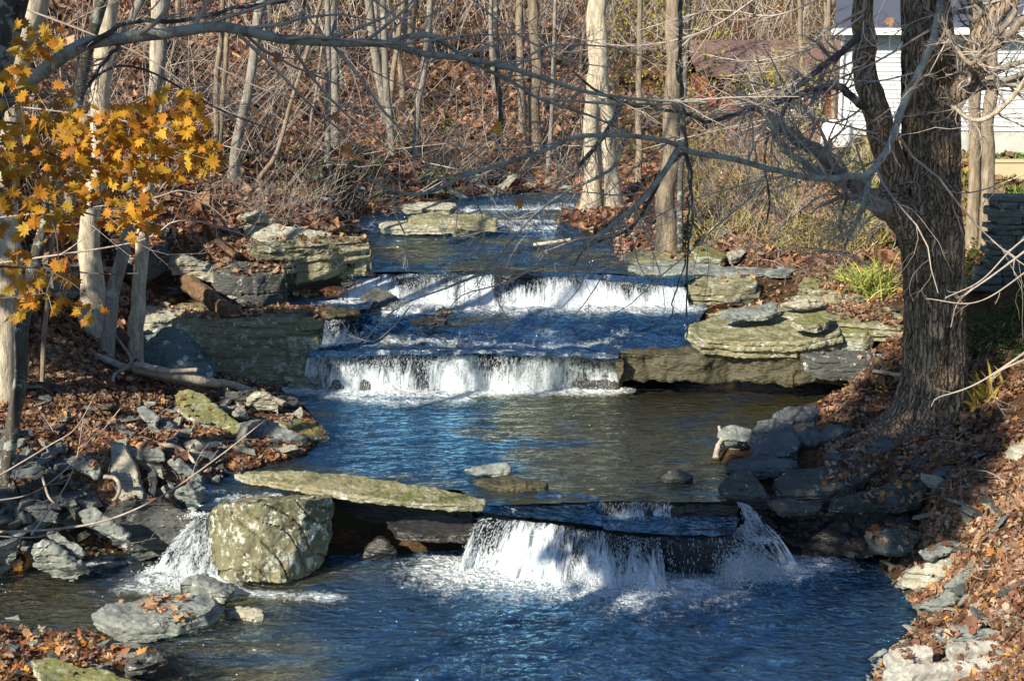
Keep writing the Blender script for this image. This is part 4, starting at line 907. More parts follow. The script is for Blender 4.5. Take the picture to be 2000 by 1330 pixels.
def waterfall(label, top, bot, white, drops, splash, power=2.0, seed=1, bulge=.03, sph=.12, spw=.16, group=None, nv=26):
    A, B = atn(top), atn(bot)
    L = np.linalg.norm(A[-1] - A[0]); nu = max(12, int(L / .03))
    A, B = resample(A, nu), resample(B, nu)
    B[:, 1] -= .05 * fbm(np.linspace(0, L, nu) * 3, seed, 0, 3, seed)
    base = (B[0] + B[-1]) / 2
    root = tag(empty('waterfall', base), label, 'waterfall', group, 'thing')
    s = np.linspace(0, 1, nv)[None, :, None]
    P = A[:, None] * (1 - s) + B[:, None] * s
    P[:, :, 2] = A[:, None, 2] - (A[:, None, 2] - B[:, None, 2]) * s[:, :, 0] ** power
    su = np.linspace(0, L, nu)[:, None] * np.ones((1, nv)); H = np.abs((A - B)[:, 2]).mean() + .2
    sv = s[:, :, 0] * H * np.ones((nu, 1))
    out = bulge * fbm(su * 5, sv * 1.6, seed, 3, seed) + bulge * .6 * fbm(su * 19, sv * 3, seed, 2, seed + 4)
    P[:, :, 1] -= out * np.minimum(1, s[:, :, 0] * 4) + .01
    P[:, 0, 2] -= .015
    wh = white - .16 + 1.05 * (s[:, :, 0] - .45) + .5 * fbm(su * 1.7, sv * .8, 2, 3, seed + 2)
    if callable(drops): pass
    i = (np.arange(nu - 1)[:, None] * nv + np.arange(nv - 1)[None]).ravel()
    me = make_mesh('curtain', P - base, np.stack([i, i + 1, i + nv + 1, i + nv], -1), None, M['fall'], attrs={'su': su.ravel() + seed * 3, 'sv': sv.ravel(), 'white': wh.ravel()})
    link('curtain', me, root)
    g = np.random.default_rng(seed)
    # drops racing down, denser where the curtain is white
    n = int(drops * .6)
    iu = g.integers(0, nu - 1, n); fs = g.uniform(0.05, 1, n) ** .8
    keep = g.random(n) < np.clip(white + .4 + .9 * vnoise(iu * L / nu * 7, 0, seed, seed + 3) + .3 * fs, .08, 1)
    iu, fs = iu[keep], fs[keep]; n = len(iu)
    a, b = A[iu] + (A[iu + 1] - A[iu]) * g.random((n, 1)), B[iu]
    C = a * (1 - fs[:, None]) + b * fs[:, None]; C[:, 2] = a[:, 2] - (a[:, 2] - b[:, 2]) * fs ** power
    C[:, 1] -= np.abs(g.normal(0, .02 + .03 * fs, n)) + .012
    C[:, 0] += g.normal(0, .008 + .02 * fs, n)
    D = unit((b - a) * np.array([1, 1, 0]) + np.stack([g.normal(0, .03, n), g.normal(0, .03, n), -(a - b)[:, 2] * power * np.maximum(fs, .15)], -1))
    V, T = blobs(C - base, D, g.uniform(.002, .0055, n), g.uniform(.006, .035, n))
    link('spray', make_mesh('spray', V, None, T, M['white']), root)
    n = int(splash * 1.1)
    iu = g.integers(0, nu - 1, n); b = B[iu].copy()
    hgt = np.abs(g.normal(0, sph, n)) * np.clip(.6 + vnoise(iu * L / nu * 2.5, 0, 1, seed), .1, 1.5)
    b[:, 2] += hgt; b[:, 1] -= g.normal(.03, spw, n); b[:, 0] += g.normal(0, .06, n)
    rr_ = g.uniform(.002, .0065, n) * (1 + .5 * (hgt < .03))
    D = unit(g.normal(size=(n, 3)))
    V, T = blobs(b - base, D, rr_, rr_ * g.uniform(1, 2.2, n))
    link('foam', make_mesh('foam', V, None, T, M['white']), root)
    return root
waterfall('nearest waterfall, its bright left curtain pouring off the lip in front of the long slab', [(940,1004,.61),(1000,1012,.57),(1090,1022,.52),(1200,1036,.46),(1290,1044,.44)],
          [(895,1112,0),(1000,1128,0),(1120,1142,0),(1220,1156,0),(1300,1146,0)], .50, 9000, 9000, seed=1, bulge=.12, sph=.10, spw=.13, power=1.55)
waterfall('small upper step of the nearest waterfall with short white threads', [(1172,977,.69),(1240,977,.69),(1310,977,.69)], [(1165,1008,.52),(1240,1010,.5),(1310,1012,.5)], .45, 1400, 500, seed=2, bulge=.02, sph=.02, spw=.03)
waterfall('thin threads dripping over the black ledge of the nearest waterfall', [(1300,1045,.44),(1425,1046,.43)], [(1310,1140,0),(1430,1128,0)], -.15, 900, 500, seed=3, bulge=.02, sph=.03)
waterfall('shaded jet falling from the right corner of the lip into blue spray', [(1425,1042,.42),(1445,1020,.5),(1455,1005,.56)], [(1412,1122,0),(1475,1118,0),(1560,1106,0)], .32, 2200, 20000, seed=4, bulge=.08, sph=.15, spw=.17)
waterfall('narrow spout over the dark rock corner feeding the blue spray', [(1437,978,.70),(1452,982,.68)], [(1462,1045,.34),(1500,1045,.34)], .5, 900, 2600, seed=5, bulge=.02, sph=.09, spw=.12)
waterfall('small white cascade squeezing between sloping slab and lichen boulder', [(385,1010,.58),(405,1000,.62),(432,1000,.60)], [(295,1122,0),(360,1135,0),(425,1138,0)], .55, 3800, 5200, seed=6, bulge=.09, power=1.25, sph=.07, spw=.14)
waterfall('splashing inlet of water behind the lichen boulder', [(370,968,.72),(450,960,.74),(540,965,.72)], [(375,1005,.58),(460,990,.62),(540,990,.62)], .3, 700, 1500, seed=7, bulge=.05, power=1.0, sph=.05, spw=.08)
waterfall('second waterfall, a wide low white curtain between mossy nose and olive ledge', [(604,698,1.31),(700,692,1.35),(850,690,1.36),(1000,692,1.35),(1130,696,1.34),(1208,700,1.32)],
          [(594,757,.72),(700,763,.7),(850,764,.7),(1000,764,.7),(1130,762,.7),(1206,760,.7)], .52, 15000, 7000, seed=8, bulge=.035, sph=.06, spw=.12)
waterfall('upper wide waterfall, its left half beside the sunlit ledge', [(668,548,2.05),(700,538,2.12),(760,534,2.15),(860,534,2.15),(965,536,2.14)], [(660,590,1.86),(720,592,1.80),(780,598,1.75),(870,598,1.74),(965,598,1.74)], .5, 7500, 4500, seed=9, bulge=.035, sph=.07, spw=.10)
waterfall('upper wide waterfall, its right half under the thin dark slabs', [(965,538,2.13),(1030,536,2.14),(1120,538,2.13),(1230,542,2.12),(1335,560,2.05)], [(965,600,1.73),(1040,602,1.73),(1130,602,1.73),(1240,602,1.73),(1345,602,1.73)], .45, 8500, 5000, seed=10, bulge=.035, sph=.06, spw=.10)
waterfall('little side cascade slipping off the left shelf into the rapids', [(560,614,1.87),(640,612,1.87)], [(560,622,1.80),(640,625,1.7)], .35, 500, 300, seed=11, bulge=.02, sph=.02, spw=.03)
waterfall('little spill tumbling past the mossy nose into the second fall', [(635,622,1.83),(700,620,1.84)], [(630,676,1.42),(700,665,1.45)], .15, 1200, 900, seed=12, bulge=.06, power=1.2, sph=.04, spw=.06)
waterfall('small splashing spill around the pointed dark rock below the upper fall', [(765,586,1.86),(850,584,1.86)], [(760,612,1.72),(850,612,1.72)], .35, 1200, 900, seed=13, bulge=.03, sph=.03, spw=.05)
waterfall('low white riffle in the upper stream beneath the mid stream rocks', [(935,438,2.47),(1010,440,2.47),(1085,440,2.47)], [(935,450,2.36),(1010,450,2.36),(1085,450,2.36)], .5, 900, 800, seed=14, bulge=.03, sph=.02, spw=.1)
waterfall('farthest white riffle at the bend of the upper stream', [(915,402,2.70),(1020,401,2.70),(1140,401,2.70)], [(915,409,2.60),(1020,409,2.60),(1140,409,2.60)], .55, 1200, 900, seed=15, bulge=.03, sph=.02, spw=.1)
# water sheets sloping over the lips (still part of the stream)
def sheet(top, bot, label, foamv=0.25, seed=0, arch=0.0, nv=24):
    A, B = atn(top), atn(bot); nu = max(10, int(np.linalg.norm(A[-1] - A[0]) / .04))
    A, B = resample(A, nu), resample(B, nu); s = np.linspace(0, 1, nv)[None, :, None]
    P = A[:, None] * (1 - s) + B[:, None] * s
    P[:, :, 2] += arch * np.sin(np.pi * s[:, :, 0]) + .012 * fbm(P[:, :, 0] * 9, P[:, :, 1] * 2.5, seed, 3, seed) + .006
    i = (np.arange(nu - 1)[:, None] * nv + np.arange(nv - 1)[None]).ravel()
    f = foamv + .25 * fbm(P[:, :, 0] * 5, P[:, :, 1] * 1.5, 0, 3, seed + 3)
    me = make_mesh('stream_water', P, np.stack([i, i + 1, i + nv + 1, i + nv], -1), None, M['water'], attrs={'foam': f.ravel(), 'bed_reflect_zone': np.zeros(f.size), 'rough': np.full(f.size, 1.0)})
    tag(link('stream_water', me), label, kind='structure')
sheet([(950,985,.705),(1050,962,.705),(1172,972,.705)], [(925,1000,.645),(1060,1014,.56),(1175,1028,.49)], 'smooth water tilting over the left lip of the nearest fall', .15, 1, .02)
sheet([(1160,1006,.53),(1300,1008,.51),(1445,1012,.50)], [(1180,1034,.475),(1300,1045,.445),(1432,1046,.435)], 'blue water gliding over the black shelf of the nearest fall', .35, 2, .0)
sheet([(600,686,1.40),(900,684,1.39),(1210,690,1.375)], [(604,699,1.315),(900,692,1.35),(1208,701,1.33)], 'water rounding over the lip of the second fall', .35, 3, .01)
sheet([(668,540,2.15),(1000,531,2.17),(1340,546,2.17)], [(668,549,2.05),(1000,538,2.13),(1336,561,2.05)], 'water rounding over the lip of the upper fall', .2, 4, .0)
sheet([(375,955,.71),(560,960,.71)], [(385,1003,.60),(540,992,.60)], 'water sliding behind the lichen boulder', .35, 5, .0)
# ================================================================ trees
def twig_part(name, PP, RR, levels, mat, parent, base, seed=1, k=4):
    """levels: list of dicts for grow(); all generations joined as one mesh"""
    V, Q = [], []; off = 0
    for li, L in enumerate(levels):
        PP, RR = grow(PP, RR, seed=seed + li * 13, **L)
        v, q = tubes(PP - base, np.maximum(RR, 0.0012), 4 if li == 0 else 3)
        V.append(v); Q.append(q + off); off += len(v)
    if not V: return None
    return link(name, make_mesh(name, np.concatenate(V), np.concatenate(Q), None, mat), parent)
def tube_mesh(name, P, r, k, mat, base, seed=0, knob=.12):
    v, q = tubes(P[None] - base, r[None], k)
    n = len(P); ang = np.tile(np.arange(k) * 2 * np.pi / k, n); idx = np.repeat(np.arange(n), k)
    c = (P - base)[idx]; d = v - c
    sd = 1 + knob * fbm(np.cos(ang) * 1.5 + seed, np.sin(ang) * 1.5, v[:, 2] * 1.5, 3, seed)
    return make_mesh(name, c + d * sd[:, None], q, None, mat)
def hero(name, label, cat, trunk, rpx, mat, limbs=(), top=13.0, kids=True, seed=1, twmat='twig', n1=16, n2=7, flare=.5, group=None, own_twigs=None):
    """trunk: pixel points with distance, base first; radii in pixels per point; grown on upwards to height top"""
    P = atn(trunk); Yd = P[:, 1]; r = np.array(rpx, float) * Yd / (F * .985)
    base = P[0].copy(); base[2] = min(gz(P[0, 0], P[0, 1]), P[0, 2]) - .05
    root = tag(empty(name, base), label, cat, group, 'thing')
    up = unit((P[-1] - P[-2]) + np.array([0, 0, .3 * np.linalg.norm(P[-1] - P[-2])]))
    ext = []
    rl = r[-1]; p = P[-1].copy(); g = np.random.default_rng(seed)
    m = 5
    dz = max(0.5, top - (p[2]))
    for j in range(m):
        p = p + (up + g.normal(0, .10, 3)) * dz / m; rl = rl * .72; ext.append(np.r_[p, rl])
    A = np.vstack([np.c_[P, r], ext]); A[0, 2] = base[2] - .1
    n = 70; C = resample(A, n); C[:, 0] += C[:, 3] * .55 * fbm(C[:, 2] * .9, seed * 3.3, 0, 3, seed) * np.minimum(1, np.arange(n) / 8); C[:, 3] = np.maximum(C[:, 3], .01)
    hh = C[:, 2] - base[2]
    C[:, 3] *= 1 + flare * np.exp(-hh / (C[0, 3] * 2.2 + .05))
    k = 14 if r[0] > .1 else 9
    link('trunk', tube_mesh('trunk', C[:, :3], C[:, 3], k, M[mat], base, seed), root)
    PP = [C[:, :3]]; RR = [C[:, 3]]
    Ls = []
    for lb in limbs:
        pts, r0, r1 = lb[:3]; mt = lb[3] if len(lb) > 3 else mat
        Q = atn(pts); q = np.c_[Q, np.linspace(r0, r1, len(Q)) * Q[:, 1] / (F * .985)]
        c = resample(q, 46); c[:, :3] += .5 * c[:, 3:4] * np.stack([fbm(np.arange(46) * .3, i_, len(Ls) + seed, 2) for i_ in range(3)], -1)
        link('limb', tube_mesh('limb', c[:, :3], np.maximum(c[:, 3], .002), 8, M[mt], base, seed + len(Ls), .08), root)
        Ls.append(c)
    if kids:
        i0 = int(n * .45)
        twig_part('crown', C[None, i0:, :3], C[None, i0:, 3], [dict(count=n1, lf=(.35, .7), ang=(30, 60), n=9, up=.12, wig=.12, rr=.45, tr=(.1, .98)),
                  dict(count=n2, lf=(.3, .6), ang=(25, 60), n=6, up=.06, wig=.15, rr=.5), dict(count=5, lf=(.3, .6), ang=(25, 60), n=5, up=.04, wig=.2, rr=.5)], M[mat], root, base, seed)
    if Ls and own_twigs:
        PPl = np.stack([c[:, :3] for c in Ls]); RRl = np.stack([c[:, 3] for c in Ls])
        twig_part('twigs', PPl, RRl, own_twigs, M[twmat], root, base, seed + 5)
    return root

# ---- the big tree on the right: trunk with furrowed bark and root flare, modelled ring by ring
def big_tree():
    YT = 18.7
    tr = [(1806,850,YT,66),(1812,800,YT,64),(1824,740,YT,60),(1827,680,YT,58),(1826,600,YT,56.5),(1822,520,YT,57),(1818,450,YT,60),(1818,400,YT,54),(1818,330,YT,52),(1817,240,YT,52),(1815,150,YT,51),(1812,60,YT,47),(1806,-30,YT,42),(1800,-200,YT,34),(1790,-500,YT,25),(1800,-900,YT,14),(1790,-1200,YT,6)]
    P = atn([t_[:3] for t_ in tr]); r = np.array([t_[3] for t_ in tr]) * YT / (F * .985)
    base = np.array([P[0, 0], P[0, 1], gz(P[0, 0], P[0, 1])]); P[0, 2] = base[2] - .25
    root = tag(empty('big_tree', base), 'massive furrowed tree trunk with spreading roots and forking limbs on the right bank', 'tree', None, 'thing')
    C = resample(np.c_[P, r], 420); k = 150
    th = np.arange(k) * 2 * np.pi / k
    hh = np.clip(C[:, 2] - base[2], -.3, 50)
    TH, HH = np.meshgrid(th, hh); RR_ = np.repeat(C[:, 3:4], k, 1)
    # root flare lobes
    lob = sum(a * np.maximum(0, np.cos(TH - t0)) ** p for a, t0, p in ((.9, 3.35, 7), (.55, 4.3, 9), (.65, 5.2, 10), (.5, 6.1, 8), (.5, 2.5, 8), (.4, 1.2, 6)))
    fl = np.exp(-np.maximum(HH, 0) / .17); fl2 = np.exp(-np.maximum(HH, 0) / .5)
    rad = RR_ * (1 + .12 * fl + lob * (.75 * fl + .10 * fl2))
    ca, sa = np.cos(TH), np.sin(TH)
    sw = TH + .25 * vnoise(HH * .8, 0, 0, 4)
    fur = np.abs(fbm(np.cos(sw) * 7.5, np.sin(sw) * 7.5, HH * 1.0, 3, 31, .6))
    rad += -.055 * np.exp(-(fur / .18) ** 1.2) + .02 * fur + .02 * fbm(np.cos(sw) * 1.7, np.sin(sw) * 1.7, HH * .6, 2, 14) + .006 * fbm(ca * 20, sa * 20, HH * 9, 2, 15)
    V = np.stack([C[:, None, 0] + rad * ca, C[:, None, 1] + rad * sa, np.repeat(C[:, 2:3], k, 1)], -1) - base
    n = len(C); b_ = (np.arange(n - 1)[:, None] * k); j = np.arange(k)[None]; j2 = (j + 1) % k
    Q = np.stack([b_ + j, b_ + j2, b_ + k + j2, b_ + k + j], -1).reshape(-1, 4)
    link('trunk', make_mesh('trunk', V, Q, None, M['bark_big']), root)
    def limb(pts, r0, r1, mt='bark_big', kk=12, nn=60, nm='limb'):
        Qp = atn(pts); c = resample(np.c_[Qp, np.linspace(r0, r1, len(Qp)) * Qp[:, 1] / (F * .985)], nn)
        c[:, :3] += .35 * c[:, 3:4] * np.stack([fbm(np.arange(nn) * .25, i_ * 3.1, pts[0][0], 2) for i_ in range(3)], -1)
        link(nm, tube_mesh(nm, c[:, :3], np.maximum(c[:, 3], .002), kk, M[mt], base, int(pts[0][0]), .10), root); return c
    Ls = []
    Y = YT
    limb([(1800,470,Y),(1768,420,Y-.05),(1750,350,Y-.1),(1724,283,Y-.1),(1703,212,Y-.1),(1696,141,Y-.1),(1689,70,Y-.1),(1682,0,Y-.1),(1676,-120,Y),(1650,-350,Y),(1620,-700,Y)], 34, 12, nm='limb')
    L3 = limb([(1820,300,Y-.1),(1848,212,Y-.2),(1883,159,Y-.3),(1901,100,Y-.4),(1929,46,Y-.4),(1965,0,Y-.5),(2030,-90,Y-.5),(2120,-260,Y-.5)], 32, 14)
    limb([(1825,490,Y),(1795,448,Y-.12),(1762,424,Y-.22),(1728,404,Y-.36),(1700,386,Y-.5)], 50, 15, kk=24)
    Ls.append(limb([(1815,450,Y),(1785,432,Y-.1),(1742,412,Y-.3),(1700,385,Y-.5),(1653,357,Y-.7),(1600,300,Y-.9),(1547,265,Y-1.1),(1494,219,Y-1.3),(1440,180,Y-1.5)], 23, 6, 'bark_grey'))
    # pale bluish limb sweeping down and left over the stream
    Ls.append(limb([(1850,-90,Y-.3),(1838,0,Y-.45),(1822,75,Y-.52),(1795,150,Y-.65),(1766,205,Y-.8),(1742,276,Y-1.2),(1699,339,Y-1.6),(1653,343,Y-1.9),(1604,350,Y-2.2),(1512,332,Y-2.6),(1430,312,Y-3.0),(1353,296,Y-3.3),(1300,275,Y-3.6),(1200,264,Y-4.0),(1120,268,Y-4.3),(1060,295,Y-4.5),(920,340,Y-5),(840,375,Y-5.3),(790,378,Y-5.5),(740,360,Y-5.6),(715,345,Y-5.7)], 8.5, 2.6, 'bark_lichen', 8, 110))
    Ls.append(limb([(1700,340,Y-1.6),(1690,385,Y-1.7),(1678,425,Y-1.8),(1660,460,Y-1.9),(1652,480,Y-2)], 6, 2.5, 'bark_lichen', 7, 30))
    Ls.append(limb([(1706,235,Y-.1),(1695,215,Y-.2),(1660,185,Y-.6),(1636,170,Y-.8),(1575,180,Y-1.2),(1526,198,Y-1.6),(1480,210,Y-1.9),(1430,226,Y-2.1),(1380,240,Y-2.4)], 9, 4, 'bark_dark', 8))
    Ls.append(limb([(1692,40,Y-.1),(1671,78,Y-.3),(1604,131,Y-.7),(1547,184,Y-1),(1526,233,Y-1.2)], 8, 4, 'bark_dark', 8))
    Ls.append(limb([(1500,225,Y-1.3),(1526,285,Y-1.2),(1580,325,Y-1.1),(1650,362,Y-.9)], 6, 6, 'bark_lichen', 8))
    Ls.append(limb([(1498,260,Y-1.3),(1493,320,Y-1.3),(1503,390,Y-1.3),(1496,440,Y-1.3)], 3, 1.5, 'bark_dark', 6))
    Ls.append(limb([(1660,345,Y-.9),(1650,400,Y-.9),(1640,440,Y-.9),(1648,470,Y-.9)], 3, 2, 'bark_dark', 6))
    Ls.append(limb([(1885,170,Y-.3),(1897,141,Y-.8),(1947,88,Y-1.1),(1993,46,Y-1.4),(2060,-20,Y-1.6)], 11, 6, 'bark_tan', 8))
    Ls.append(limb([(1820,40,Y-.1),(1845,55,Y-.6),(1870,95,Y-1.3),(1897,125,Y-1.5),(1920,100,Y-1.7),(1975,35,Y-2),(1990,-20,Y-2.1)], 4.5, 5, 'bark_tan', 7))
    Ls.append(limb([(1855,205,Y-.2),(1870,215,Y-1),(1905,236,Y-1.3),(1945,222,Y-1.5),(1985,180,Y-1.7),(2020,130,Y-1.8)], 4, 5, 'bark_pale', 7))
    Ls.append(limb([(1330,280,Y-3.4),(1290,345,Y-3.6),(1240,405,Y-3.8),(1170,460,Y-4.1),(1100,500,Y-4.4),(1020,530,Y-4.7),(950,535,Y-4.9),(880,560,Y-5.1)], 6.5, 1.6, 'bark_lichen', 7))
    Ls.append(limb([(1340,295,Y-3.2),(1300,330,Y-3.3),(1265,400,Y-3.5),(1225,450,Y-3.6),(1150,480,Y-3.9),(1120,520,Y-4.0)], 5, 1.6, 'bark_dark', 7))
    Ls.append(limb([(1380,240,Y-2.4),(1330,220,Y-2.6),(1250,210,Y-2.9),(1170,180,Y-3.2),(1120,140,Y-3.4)], 4, 2, 'bark_dark', 6))
    Ls.append(limb([(1213,200,Y-3),(1190,250,Y-3.1),(1137,318,Y-3.3),(1113,350,Y-3.4)], 6, 3, 'bark_dark', 6))
    Ls.append(limb([(1213,285,Y-3),(1195,330,Y-3.1),(1106,375,Y-3.4),(1039,424,Y-3.8),(1000,470,Y-4.2),(950,525,Y-4.5),(880,560,Y-4.9)], 3.5, 2, 'bark_lichen', 6))
    Ls.append(limb([(1700,520,17.6),(1640,495,17.8),(1560,485,18),(1480,500,18.2)], 2.2, 1.2, 'twig', 5, 30))
    # roots
    for pts, r0, r1 in (([(1765,800,18.5),(1735,815,18.4),(1700,828,18.3),(1660,838,18.2),(1610,848,18.1)], 14, 4), ([(1760,818,18.3),(1730,840,18.2),(1690,865,18.0),(1640,882,17.8),(1600,890,17.6)], 17, 6), ([(1770,835,18.1),(1740,855,18.0),(1690,880,17.8),(1650,898,17.6),(1630,915,17.5)], 15, 5),
                        ([(1745,800,18.7),(1700,800,18.7),(1650,812,18.6),(1618,830,18.5)], 9, 3), ([(1740,790,18.8),(1690,778,18.9),(1650,790,18.9)], 7, 3), ([(1860,800,18.5),(1890,812,18.2),(1910,830,17.9)], 16, 6)):
        Qp = atn(pts); 
        for q_ in Qp: q_[2] = gz(q_[0], q_[1]) + .02
        c = resample(np.c_[Qp, np.linspace(r0, r1, len(Qp)) * Y / F], 30)
        c[:, :3] += .3 * c[:, 3:4] * np.stack([fbm(np.arange(30) * .3, i_ * 3.1, pts[0][0] + r0, 2) for i_ in range(3)], -1)
        link('root', tube_mesh('root', c[:, :3], c[:, 3], 10, M['bark_big'], base, int(r0), .15), root)
    PP = np.stack([resample(c, 46)[:, :3] for c in Ls]); RR2 = np.stack([resample(c, 46)[:, 3] for c in Ls])
    twig_part('twigs', PP, RR2, [dict(count=32, lf=(.12, .4), ang=(25, 75), n=8, up=.02, wig=.17, rr=.42, lmin=.4), dict(count=5, lf=(.3, .7), ang=(25, 60), n=6, up=.0, wig=.2, rr=.6), dict(count=3, lf=(.35, .7), ang=(20, 60), n=5, wig=.2, rr=.7)], M['twig'], root, base, 41)
    PP = L3[None, :, :3]; RR3 = L3[None, :, 3]
    top = C[200:]; twig_part('crown', np.stack([resample(top, 60)[:, :3], resample(L3, 60)[:, :3]]), np.stack([resample(top, 60)[:, 3], resample(L3, 60)[:, 3]]),
              [dict(count=26, lf=(.25, .55), ang=(35, 70), n=9, up=.08, wig=.14, rr=.35), dict(count=8, lf=(.3, .6), ang=(25, 60), n=7, up=.03, wig=.18, rr=.5), dict(count=5, lf=(.3, .6), ang=(25, 60), n=5, wig=.2, rr=.6)], M['bark_grey'], root, base, 51)
    return root
big_tree()

TW = [dict(count=20, lf=(.12, .35), ang=(20, 60), n=8, up=.03, wig=.15, rr=.5, lmin=.35), dict(count=5, lf=(.3, .6), ang=(25, 60), n=6, up=.02, wig=.18, rr=.6), dict(count=2, lf=(.35, .7), ang=(20, 60), n=5, wig=.2, rr=.7)]
# ---- foreground tree at the upper left, its long bough crosses the picture
hero('maple_tree', 'dark foreground tree at the upper left corner whose long bough crosses over the stream', 'tree',
     [(-330,1500,9.8),(-200,1000,9.8),(-110,600,9.8),(-30,250,9.8),(5,100,9.8),(35,0,9.8)], [48,40,36,32,29,27], 'bark_dark', top=11, seed=3, n1=9, n2=6, twmat='twig', own_twigs=TW,
     limbs=[([(-70,330,9.8),(-20,235,9.6),(20,190,9.5),(60,150,9.5),(120,110,9.5),(175,85,9.6),(240,75,9.7),(330,68,9.8),(420,58,9.9),(500,68,10),(560,78,10.1),(640,80,10.2),(720,80,10.3),(770,86,10.4),(820,102,10.5),(900,110,10.6),(980,130,10.7),(1070,158,10.8),(1150,182,10.9),(1290,198,11.1),(1380,200,11.2)], 15, 2.2, 'bark_lichen'),
            ([(765,84,10.4),(800,72,10.4),(850,74,10.5),(885,95,10.6),(920,122,10.7),(990,156,10.8),(1050,192,10.9),(1110,212,11),(1180,238,11.1),(1230,262,11.2)], 5.5, 1.6, 'bark_lichen'),
            ([(150,95,9.5),(200,72,9.6),(260,40,9.8),(360,40,10),(470,15,10.2),(560,3,10.4)], 6, 2.5, 'bark_dark'),
            ([(240,80,9.7),(190,140,9.6),(160,190,9.5)], 4, 1.5, 'bark_dark'),
            ([(160,185,9.5),(200,140,9.6),(260,130,9.8),(330,160,10),(420,210,10.2),(520,250,10.4)], 3, 1.2, 'bark_dark'),
            ([(990,160,10.8),(1010,130,10.8),(1060,95,10.9),(1120,88,11),(1200,95,11.1),(1290,120,11.2)], 2.6, 1, 'twig'),
            ([(1050,192,10.9),(1150,200,11),(1280,205,11.2),(1330,200,11.3),(1450,190,11.4),(1560,190,11.5)], 3, 1, 'twig')])
hero('leaning_tree', 'leaning dark tree trunk at the left edge in front of the pale trunks', 'tree',
     [(3,1008,16.4),(18,880,16.4),(38,740,16.4),(55,600,16.4),(75,500,16.3),(110,350,16.2),(150,200,16.1),(166,100,16),(203,-20,15.9)], [15,14,14,13,12.5,12,11.5,11,11], 'bark_dark', top=12, seed=4, flare=.15)
hero('pale_tree', 'pale sunlit trunk leaning at the far left edge behind the dark leaning tree', 'tree',
     [(5,748,18.2),(8,600,18.2),(12,400,18.2),(20,250,18.2),(42,110,18.2),(82,-20,18.2)], [21,20,20,20,19,19], 'bark_pale', top=14, seed=5)
hero('pale_tree', 'thickest pale sunlit trunk left of the lichen ringed boulder', 'tree',
     [(178,648,21.0),(183,500,21),(190,350,21),(200,150,21),(214,-20,21)], [23,20,19,18,17], 'bark_pale', top=15, seed=6)
hero('shaded_tree', 'blue grey shaded trunk between the two pale trunks on the left', 'tree',
     [(205,690,20.4),(225,560,20.4),(242,470,20.4),(264,350,20.4),(292,220,20.4),(309,120,20.4),(321,-20,20.4)], [14,13,12,12,11.5,11,11], 'bark_grey', top=14, seed=7, flare=.2)
hero('pale_tree', 'slim tan trunk standing right beside the lichen ringed boulder', 'tree',
     [(260,712,21.3),(267,600,21.3),(275,480,21.3),(288,330,21.3),(297,200,21.3),(302,-20,21.3)], [16,14,12.5,10,9,8], 'bark_pale', top=12, seed=8, flare=.3)
hero('sapling', 'thin pale sapling at the left behind the leaning dark tree', 'sapling',
     [(80,740,18.8),(88,640,18.8),(98,520,18.8),(112,400,18.8),(122,300,18.8),(150,150,18.8)], [5,4.5,4,4,3.5,3], 'bark_tan', top=8, seed=9, n1=6, n2=4, flare=.1)
hero('shaded_tree', 'grey twin trunk leaning behind the yellow maple leaves', 'tree',
     [(115,520,23),(125,420,23),(150,290,23),(220,110,23),(275,0,23)], [12,12,11,10,9], 'bark_grey', top=13, seed=10)
